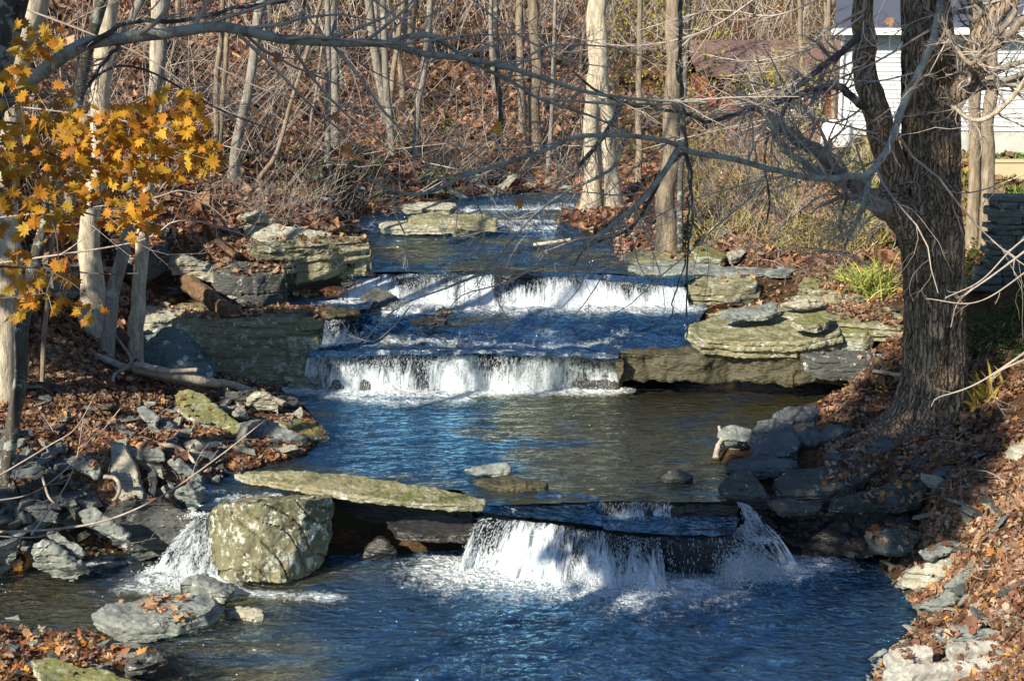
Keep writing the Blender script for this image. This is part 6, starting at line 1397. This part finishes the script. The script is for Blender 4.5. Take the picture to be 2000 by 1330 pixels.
# shrub with the last yellow leaves before the cabin
ys_ = np.array(at(1535, 262, 41.5)); ys_[2] = gz(ys_[0], ys_[1])
sh = tag(empty('yellow_shrub', ys_), 'yellow green shrub standing in front of the red cabin', 'shrub', None, 'thing')
gsh = np.random.default_rng(77); n = 26
d = unit(np.stack([gsh.normal(0, .45, n), gsh.normal(0, .45, n), np.ones(n)], -1)); pts = [np.zeros((n, 3)) + gsh.normal(0, .08, (n, 3)) * [1, 1, 0]]
for j in range(7): d = unit(d + gsh.normal(0, .12, (n, 3))); pts.append(pts[-1] + d * .36)
PPs = np.stack(pts, 1); RRs = np.full((n, 8), .016) * np.linspace(1, .4, 8)
P2, R2 = grow(PPs, RRs, 6, tr=(.35, 1), lf=(.2, .45), ang=(20, 60), n=5, seed=78)
v1, q1 = tubes(PPs, RRs, 4); v2, q2 = tubes(P2, np.maximum(R2, .003), 3)
link('stems', make_mesh('stems', np.vstack([v1, v2]), np.vstack([q1, q2 + len(v1)]), None, M['twig']), sh)
Pl = P2.reshape(-1, 3)[gsh.integers(0, P2.shape[0] * 5, 1500)] + gsh.normal(0, .09, (1500, 3))
V, T, cv = leaves_mesh(Pl, np.tile([[0, -.5, .6]], (1500, 1)), gsh.uniform(.05, .11, 1500), 'oval', gcols(1500, gsh, (.30, .30, .04), (.62, .52, .10)), gsh, tiltn=.7)
link('leaves', make_mesh('leaves', V, None, T, M['leaf'], smooth=False, attrs={'col': cv}), sh)
# ================================================================ houses and built things
def plain(name, c, rough=.7, spec=.3, noise=.12, scale=3):
    t = NT(name); k = t.mix(t.noise(t.map(), scale, 5, .6), tuple(x * (1 - noise) for x in c), tuple(min(1, x * (1 + noise)) for x in c)); return t.set(k, rough, spec)
M['siding'] = plain('white_siding', (.58, .63, .65), scale=1.2, noise=.1); M['white_trim'] = plain('white_trim', (.78, .78, .76), .5); M['roof_dark'] = plain('dark_shingles', (.06, .07, .10), .8)
M['red_wall'] = plain('red_boards', (.25, .05, .035), noise=.35); M['roof_brown'] = plain('brown_shingles', (.17, .105, .085), .9, noise=.35, scale=6); M['window_glass'] = plain('window_glass', (.03, .04, .05), .08, .6)
M['tan_wall'] = plain('tan_stucco', (.50, .40, .25)); M['foundation'] = plain('grey_foundation', (.42, .42, .38)); M['cloth_white'] = plain('white_cloth', (.82, .82, .80), .6)
YH = 36.0
def wx(u, Y): return float(at(u, 280, Y)[0])
def hz(v, Y): return float(at(1000, v, Y)[2])
h0 = np.array([wx(1648, YH), YH, gz(wx(1700, YH), YH)])
house = tag(empty('white_house', h0), 'white clapboard house behind the big tree on the right', 'house', None, 'thing'); house.rotation_euler.z = R(-15)
W = 9.0; Hh = hz(58, YH) - h0[2]
a = Acc(); a.box((0, 0, .25), (W, 6, Hh))
for i_ in range(22):                                   # lapped boards
    z = .27 + i_ * (Hh - .3) / 22; a.box((.004, -.045, z), (W, .0, z + .03)); a.box((.004, -.02, z + .02), (W, 0, z + (Hh - .3) / 22 - .002))
link('wall', a.mesh('wall', M['siding'], False), house)
a = Acc(); a.box((-.02, -.03, -.8), (W, 6, .245)); link('foundation', a.mesh('foundation', M['foundation'], False), house)
a = Acc(); a.box((-.08, -.06, .2), (.1, .05, Hh)); link('corner_board', a.mesh('corner_board', M['white_trim'], False), house)
a = Acc()
zr = Hh
a.add([(-.35, -.45, zr), (W + .4, -.45, zr), (W + .4, 3, zr + 2.1), (-.35, 3, zr + 2.1), (-.35, -.45, zr + .12), (W + .4, -.45, zr + .12), (W + .4, 3, zr + 2.24), (-.35, 3, zr + 2.24), (-.35, 6.4, zr), (W + .4, 6.4, zr), (-.35, 6.4, zr + .12), (W + .4, 6.4, zr + .12)],
      [[0, 1, 2, 3], [4, 7, 6, 5], [0, 4, 5, 1], [0, 3, 7, 4], [1, 5, 6, 2], [3, 2, 9, 8], [7, 10, 11, 6], [8, 9, 11, 10], [3, 8, 10, 7], [2, 6, 11, 9]])
rf = link('roof', a.mesh('roof', M['roof_dark'], False), house)
a = Acc(); a.box((-.40, -.58, zr - .14), (W + .4, -.455, zr + .02)); link('gutter', a.mesh('gutter', M['white_trim'], False), house)
a = Acc(); a.add([(0, .02, Hh), (0, 3, Hh + 1.8), (0, 6, Hh), (.05, .02, Hh), (.05, 3, Hh + 1.8), (.05, 6, Hh)], None, [[0, 2, 1], [3, 4, 5]]); link('gable', a.mesh('gable', M['siding'], False), house)
a = Acc(); a.tube([(-.15, -.5, zr - .1), (-.12, -.2, zr - .4), (-.12, -.12, zr - .6), (-.12, -.12, .1)], .05, .05, n=24, k=8); link('downspout', a.mesh('downspout', M['white_trim']), house)
# red cabin
YR = 46.0
r0 = np.array([wx(1385, YR), YR, hz(242, YR)])
cab = tag(empty('red_cabin', r0), 'red cabin with brown roof and white railing beyond the right bank', 'house', None, 'thing')
W2 = wx(1640, YR) - r0[0]; H2 = hz(150, YR) - r0[2]
a = Acc(); a.box((0, 0, 0), (W2, 5, H2 + .05))
for i_ in range(12): a.box((0, -.02, .02 + i_ * H2 / 12), (W2, 0, .05 + i_ * H2 / 12))
link('wall', a.mesh('wall', M['red_wall'], False), cab)
a = Acc(); a.box((-.1, -.06, -1.2), (W2 + .1, 5, -.002)); link('foundation', a.mesh('foundation', M['foundation'], False), cab)
rt = hz(88, YR + 2.5) - r0[2]
a = Acc(); a.add([(-.5, -.7, H2), (W2 + .5, -.7, H2), (W2 + .5, 2.5, rt), (-.5, 2.5, rt), (-.5, 5.7, H2), (W2 + .5, 5.7, H2), (-.5, -.7, H2 + .15), (W2 + .5, -.7, H2 + .15), (W2 + .5, 2.5, rt + .15), (-.5, 2.5, rt + .15), (-.5, 5.7, H2 + .15), (W2 + .5, 5.7, H2 + .15)],
                 [[0, 1, 2, 3], [3, 2, 5, 4], [6, 9, 8, 7], [9, 10, 11, 8], [0, 6, 7, 1], [4, 5, 11, 10], [1, 7, 8, 2], [2, 8, 11, 5], [0, 3, 9, 6], [3, 4, 10, 9]])
link('roof', a.mesh('roof', M['roof_brown'], False), cab)
for u0, u1, v0, v1 in ((1448, 1472, 168, 205), (1480, 1502, 168, 205), (1510, 1526, 170, 205), (1578, 1596, 172, 210), (1540, 1562, 172, 242)):
    x0, x1, z0, z1 = wx(u0, YR) - r0[0], wx(u1, YR) - r0[0], hz(v1, YR) - r0[2], hz(v0, YR) - r0[2]
    a = Acc(); a.box((x0, -.06, z0), (x1, -.022, z1)); w_ = link('window', a.mesh('window', M['window_glass'], False), cab)
    a = Acc(); e = .05
    a.box((x0 - e, -.10, z0 - e), (x0, -.02, z1 + e)); a.box((x1, -.10, z0 - e), (x1 + e, -.02, z1 + e)); a.box((x0, -.10, z1), (x1, -.02, z1 + e)); a.box((x0, -.10, z0 - e), (x1, -.02, z0)); a.box(((x0 + x1) / 2 - .015, -.09, z0), ((x0 + x1) / 2 + .015, -.061, z1))
    link('frame', a.mesh('frame', M['white_trim'], False), w_)
# white railing of the cabin's steps
yr = YR - 2.2; x0, x1 = wx(1532, yr), wx(1592, yr); zt, zb = hz(214, yr), hz(262, yr)
rl = tag(empty('porch_railing', (x0, yr, zb)), 'white railing in front of the red cabin', 'railing', None, 'thing')
a = Acc(); a.box((0, -.03, zt - zb - .06), (x1 - x0, .03, zt - zb)); a.box((0, -.025, .08), (x1 - x0, .025, .13)); link('rail', a.mesh('rail', M['white_trim'], False), rl)
for i_ in range(5):
    a = Acc(); xx = i_ * (x1 - x0) / 4; a.box((xx - .025, -.02, -.3), (xx + .025, .02, zt - zb - .062)); link('baluster', a.mesh('baluster', M['white_trim'], False), rl)
# white covered mound (grill under a cloth) by the house corner
yc = 34.8; cx_, cz0 = wx(1634, yc), gz(wx(1634, yc), yc); top = hz(232, yc) - cz0
g = tag(empty('covered_grill', (cx_, yc, cz0)), 'rounded white cloth covered grill at the corner of the white house', 'covered grill', None, 'thing')
nu, nv = 40, 24; U, Vv = np.meshgrid(np.linspace(0, 2 * np.pi, nu, endpoint=False), np.linspace(0, 1, nv))
rad = .30 * np.where(Vv > .65, np.sqrt(np.maximum(0, 1 - ((Vv - .65) / .35) ** 2)), 1) * (1 + .12 * (1 - Vv) * np.cos(U * 7) * .6) + .002
Vx = np.stack([rad * np.cos(U) * 1.25, rad * np.sin(U) * .8, .12 + Vv * (top - .12)], -1).reshape(-1, 3)
b_ = (np.arange(nv - 1)[:, None] * nu + np.arange(nu)[None]); b2 = (np.arange(nv - 1)[:, None] * nu + (np.arange(nu)[None] + 1) % nu)
link('cover', make_mesh('cover', Vx, np.stack([b_, b2, b2 + nu, b_ + nu], -1).reshape(-1, 4), None, M['cloth_white']), g)
for sx in (-.25, .25):
    a = Acc(); a.box((sx - .02, -.02, -.05), (sx + .02, .02, .3)); link('leg', a.mesh('leg', M['roof_dark'], False), g)
# low tan wall and the stacked stone wall at the right edge
yw = 31.2; x0 = wx(1938, yw); zt, zb = hz(318, yw), hz(352, yw)
a = Acc(); a.box((0, 0, -.3), (4, .25, zt - zb)); a.box((-.03, -.03, zt - zb + .002), (4, .28, zt - zb + .06))
tag(link('garden_wall', a.mesh('garden_wall', M['tan_wall'], False), loc=(x0, yw, zb)), 'low tan garden wall on the lawn at the right edge', 'wall', None, 'thing')
ys = 21.5
sw_ = np.array([wx(1958, ys), ys, 0]); sw_[2] = gz(sw_[0] + .3, ys) - .1
wall = Acc(); gw = np.random.default_rng(8); ztop = hz(385, ys) - sw_[2]; z = 0; row = 0
M['wall_stone'] = rock_material('wall_stone', (.10, .12, .11), (.20, .23, .20), moss=.4, lichen=.1)
while z < ztop:
    hh = gw.uniform(.07, .13); x = 0 if row % 2 else -.08
    if row < 3: x -= .25 - row * .08
    while x < 2.2:
        w_ = gw.uniform(.22, .5); dy = gw.uniform(-.04, .03)
        bm = bmesh.new(); bmesh.ops.create_cube(bm, size=1)
        bmesh.ops.scale(bm, vec=(w_ - .012, .5, hh - .008), verts=bm.verts); bmesh.ops.bevel(bm, geom=bm.edges[:], offset=.012, segments=2, affect='EDGES')
        bmesh.ops.translate(bm, vec=(x + w_ / 2, .25 + dy, z + hh / 2), verts=bm.verts)
        bm.verts.ensure_lookup_table(); Vb = np.array([v.co[:] for v in bm.verts]); Vb += .006 * gw.normal(size=Vb.shape)
        Tb = []
        for f in bm.faces:
            ids = [v.index for v in f.verts]
            for q_ in range(1, len(ids) - 1): Tb.append((ids[0], ids[q_], ids[q_ + 1]))
        wall.add(Vb, None, Tb); bm.free(); x += w_
    z += hh; row += 1
tag(link('stone_wall', wall.mesh('stone_wall', M['wall_stone'], False), loc=sw_), 'stacked grey green stone wall at the right edge of the picture', 'wall', None, 'thing')

# ================================================================ logs, driftwood and sticks
def log(name, label, cat, pts, r0, r1, mat, k=14, knob=.15, nn=50, cap=True, branches=()):
    Q = atn([p[:3] for p in pts]); Y = Q[:, 1].mean(); c = resample(np.c_[Q, np.linspace(r0, r1, len(Q)) * Y / F], nn)
    base = c[0, :3].copy()
    c[:, :3] += .15 * c[:, 3:4] * np.stack([fbm(np.arange(nn) * .2, i_ * 3.1, pts[0][0], 2) for i_ in range(3)], -1)
    me_c = np.vstack([np.r_[c[0, :3], .003], c, np.r_[c[-1, :3], .003]]) if cap else c
    root = link(name, tube_mesh(name, me_c[:, :3], me_c[:, 3], k, M[mat], base, int(pts[0][0]), knob), loc=base)
    tag(root, label, cat, None, 'thing')
    for bpts, b0, b1 in branches:
        q = resample(atn(bpts), 24); rr_ = np.linspace(b0, b1, 24) * Y / F
        link('branch', tube_mesh('branch', q, rr_, 7, M[mat], base, 3, knob), root)
    return root
log('rotten_log', 'thick rotten log lying across the left rock shelf', 'log', [(362,548,2.22),(380,560,2.20),(410,580,2.12),(430,598,2.0),(452,612,1.92)], 19, 17, 'wood', k=22, knob=.25)
log('fallen_log', 'long pale fallen log in front of the lichen ringed boulder', 'log', [(265,718,1.55),(330,732,1.48),(400,745,1.35),(450,752,1.15),(500,768,1.0),(560,790,.84)], 13, 6, 'drift', k=16)
log('dead_branch', 'grey branch lying on the fallen log below the boulder', 'branch', [(262,712,1.62),(320,724,1.56),(385,722,1.56)], 5, 4, 'drift', k=8)
log('fallen_log', 'thin grey log sloping down behind the slim tan trunk', 'log', [(75,640,2.1),(120,655,2.0),(180,690,1.75),(230,712,1.6),(262,722,1.5)], 7, 7, 'bark_grey', k=12)
log('dead_branch', 'forked grey dead branch leaning by the slim tan trunk', 'branch', [(218,755,1.42),(225,730,1.55),(250,715,1.65),(256,700,1.75),(240,675,1.9),(222,650,2.1)], 4, 2.5, 'bark_grey', k=8, branches=[([(250,715,1.65),(268,690,1.75),(275,680,1.8)], 3, 1.5)])
for i_, (lab, pts, a0, a1) in enumerate([
  ('broad brown driftwood root hanging above the rock shelf', [(345,395,3.2),(360,430,3.0),(375,470,2.7),(400,500,2.5),(405,525,2.35)], 16, 12),
  ('brown root sloping right above the shadowed block', [(340,430,3.0),(380,450,2.9),(420,470,2.75),(465,505,2.5)], 9, 5),
  ('upright brown stump among the driftwood roots', [(358,440,3.0),(356,400,3.25),(350,385,3.4)], 13, 8),
  ('short brown root fork beside the driftwood stump', [(375,440,2.95),(410,430,3.0),(435,445,2.9),(440,470,2.75)], 8, 5)]):
    log('driftwood', lab, 'driftwood', pts, a0, a1, 'wood', k=14, knob=.35)
log('dead_root', 'curled pale root twisting beside the upright slab', 'root', [(203,930,1.02),(225,935,1.0),(234,950,.95),(230,968,.88),(220,978,.82)], 5, 3.5, 'drift', k=9)
log('dead_root', 'pale bent root at the left edge above the jumbled stones', 'root', [(20,930,1.15),(45,928,1.15),(70,932,1.12),(85,920,1.18)], 5, 4, 'drift', k=9, branches=[([(82,930,1.12),(88,950,1.05),(95,970,.95),(108,985,.88)], 3, 2)])
log('dead_root', 'pale twisted root lying between stones above the inlet', 'root', [(310,870,1.12),(340,872,1.12),(365,885,1.05),(385,910,.92)], 5, 3.5, 'drift', k=9)
log('dead_root', 'curved brown root under the leafy slab on the right slope', 'root', [(1880,952,.98),(1905,970,.92),(1930,985,.88),(1975,990,.9)], 5, 3, 'drift', k=9)
log('driftwood', 'dark snapped stick standing at the edge of the calm pool', 'driftwood', [(1398,895,.74),(1402,872,.86),(1410,855,.95),(1404,832,1.08)], 7, 3, 'drift', k=9)
log('dead_branch', 'pale grey pole lying left of the big trunk', 'branch', [(1705,724,1.35),(1740,730,1.35),(1770,736,1.35)], 4, 4, 'drift', k=8)
log('dead_branch', 'pale stick reaching over the upper stream toward the right bank', 'branch', [(1042,478,2.4),(1075,474,2.45),(1115,468,2.5)], 3.5, 3, 'bark_pale', k=7)
# bare twigs hanging into the picture near the viewer
def spray(label, lines, Y, seed, mat='twig', kids=4):
    root = tag(empty('bare_twig', at(*lines[0][0][0], Y)), label, 'twig', None, 'thing'); base = np.array(root.location)
    Ls = []
    for pts, r0 in lines:
        c = resample(atn([(u, v, Y) for u, v in pts]), 30); c[:, 1] += np.linspace(0, .5, 30); rr_ = np.linspace(r0, max(.8, r0 * .35), 30) * Y / F
        link('stem', tube_mesh('stem', c, rr_, 6, M[mat], base), root); Ls.append((c, rr_))
    if kids: twig_part('twigs', np.stack([c for c, _ in Ls]), np.stack([r for _, r in Ls]), [dict(count=kids, lf=(.1, .35), ang=(25, 60), n=6, wig=.12, rr=.7), dict(count=2, lf=(.3, .6), ang=(25, 60), n=5, wig=.15, rr=.7)], M[mat], root, base, seed)
spray('bare grey twig arching across the lower left stones', [([(-30,1040),(100,1042),(200,1030),(300,990),(400,925),(500,850)], 3.0), ([(-30,1045),(60,1062),(130,1050),(200,1090),(230,1105)], 2.0), ([(-20,940),(80,885),(120,860),(150,800)], 2.0), ([(60,1045),(100,985),(122,930),(125,850)], 1.8), ([(-20,980),(60,970),(140,905),(200,830)], 1.6)], 10.5, 501, kids=3)
spray('drooping reddish twig hanging over the second waterfall', [([(1050,520),(980,560),(900,590),(860,640)], 1.8), ([(880,560),(790,600),(740,640),(700,690)], 1.8), ([(800,600),(760,650),(720,680),(660,672)], 1.5), ([(790,480),(800,530),(835,560)], 1.6)], 13.0, 502, kids=7)
spray('fine twigs dangling before the foam of the upper fall', [([(1200,440),(1190,520),(1150,600),(1120,640)], 1.8), ([(1150,470),(1140,560),(1100,620)], 1.6), ([(1240,400),(1280,500),(1300,560),(1310,620)], 1.8), ([(1000,470),(960,560),(990,640)], 1.5), ([(770,380),(770,420),(790,480),(780,540)], 2.5), ([(915,345),(925,390),(940,430),(935,470)], 2.2)], 13.5, 503, kids=8)
spray('pale twigs poking in at the right edge over the leafy slope', [([(2030,470),(1960,540),(1900,600),(1890,660)], 3.0), ([(2040,440),(1990,490),(1940,560),(1880,600)], 2.5), ([(2040,660),(1980,720),(1920,770),(1860,800),(1850,820)], 3.0), ([(2030,690),(1960,740),(1965,790),(2000,840)], 2.2), ([(2020,520),(1930,600),(1840,602)], 2.0)], 12.5, 504, kids=3)
spray('long bare twig tips fanning above the big tree fork', [([(2030,330),(1900,380),(1800,360),(1700,400)], 1.8), ([(1815,60),(1700,130),(1560,190),(1430,235)], 2.6), ([(1800,140),(1700,160),(1560,140),(1430,150)], 2.2), ([(1960,0),(1800,40),(1720,90),(1600,60)], 2.0), ([(2030,260),(1900,210),(1780,230),(1640,215)], 2.0)], 18.1, 505, mat='twig', kids=24)
spray('wide fan of fine pale twigs crossing in front of the brown roof', [([(1688,30),(1600,90),(1480,120),(1350,100)], 2.4), ([(1692,110),(1600,150),(1450,190),(1250,200)], 2.2), ([(1715,262),(1560,230),(1400,260),(1250,300)], 2.0), ([(1640,-20),(1520,30),(1400,20),(1250,60)], 2.2), ([(1500,-20),(1380,60),(1240,90),(1100,70)], 2.0)], 18.35, 506, kids=26)
spray('fine pale twigs trailing down across the upper centre', [([(700,-20),(820,60),(960,90),(1100,160)], 2.2), ([(560,-20),(640,80),(760,160),(900,200)], 2.0), ([(900,-20),(1000,60),(1120,120),(1280,140)], 2.0), ([(430,-20),(520,90),(600,180),(720,240)], 2.0), ([(420,130),(520,180),(640,210),(790,215)], 1.8)], 12.5, 507, kids=16)
spray('thin grey twigs crossing the left hillside beside the maple leaves', [([(-40,200),(180,230),(320,260),(460,300),(640,330)], 2.0), ([(-30,-10),(150,60),(280,120),(400,210),(500,250)], 2.2), ([(-40,520),(250,480),(330,440),(430,460),(560,520)], 2.4), ([(-40,430),(250,400),(340,380),(400,420),(480,500)], 2.0)], 12.0, 508, kids=10)
spray('dense pale twigs veiling the red cabin', [([(1697,150),(1620,190),(1540,180),(1420,210)], 2.6), ([(1690,20),(1620,60),(1560,110),(1480,130)], 2.4), ([(1700,200),(1640,240),(1560,230),(1460,260)], 2.4), ([(1694,90),(1640,110),(1580,160),(1500,190)], 2.4)], 18.4, 509, kids=26)
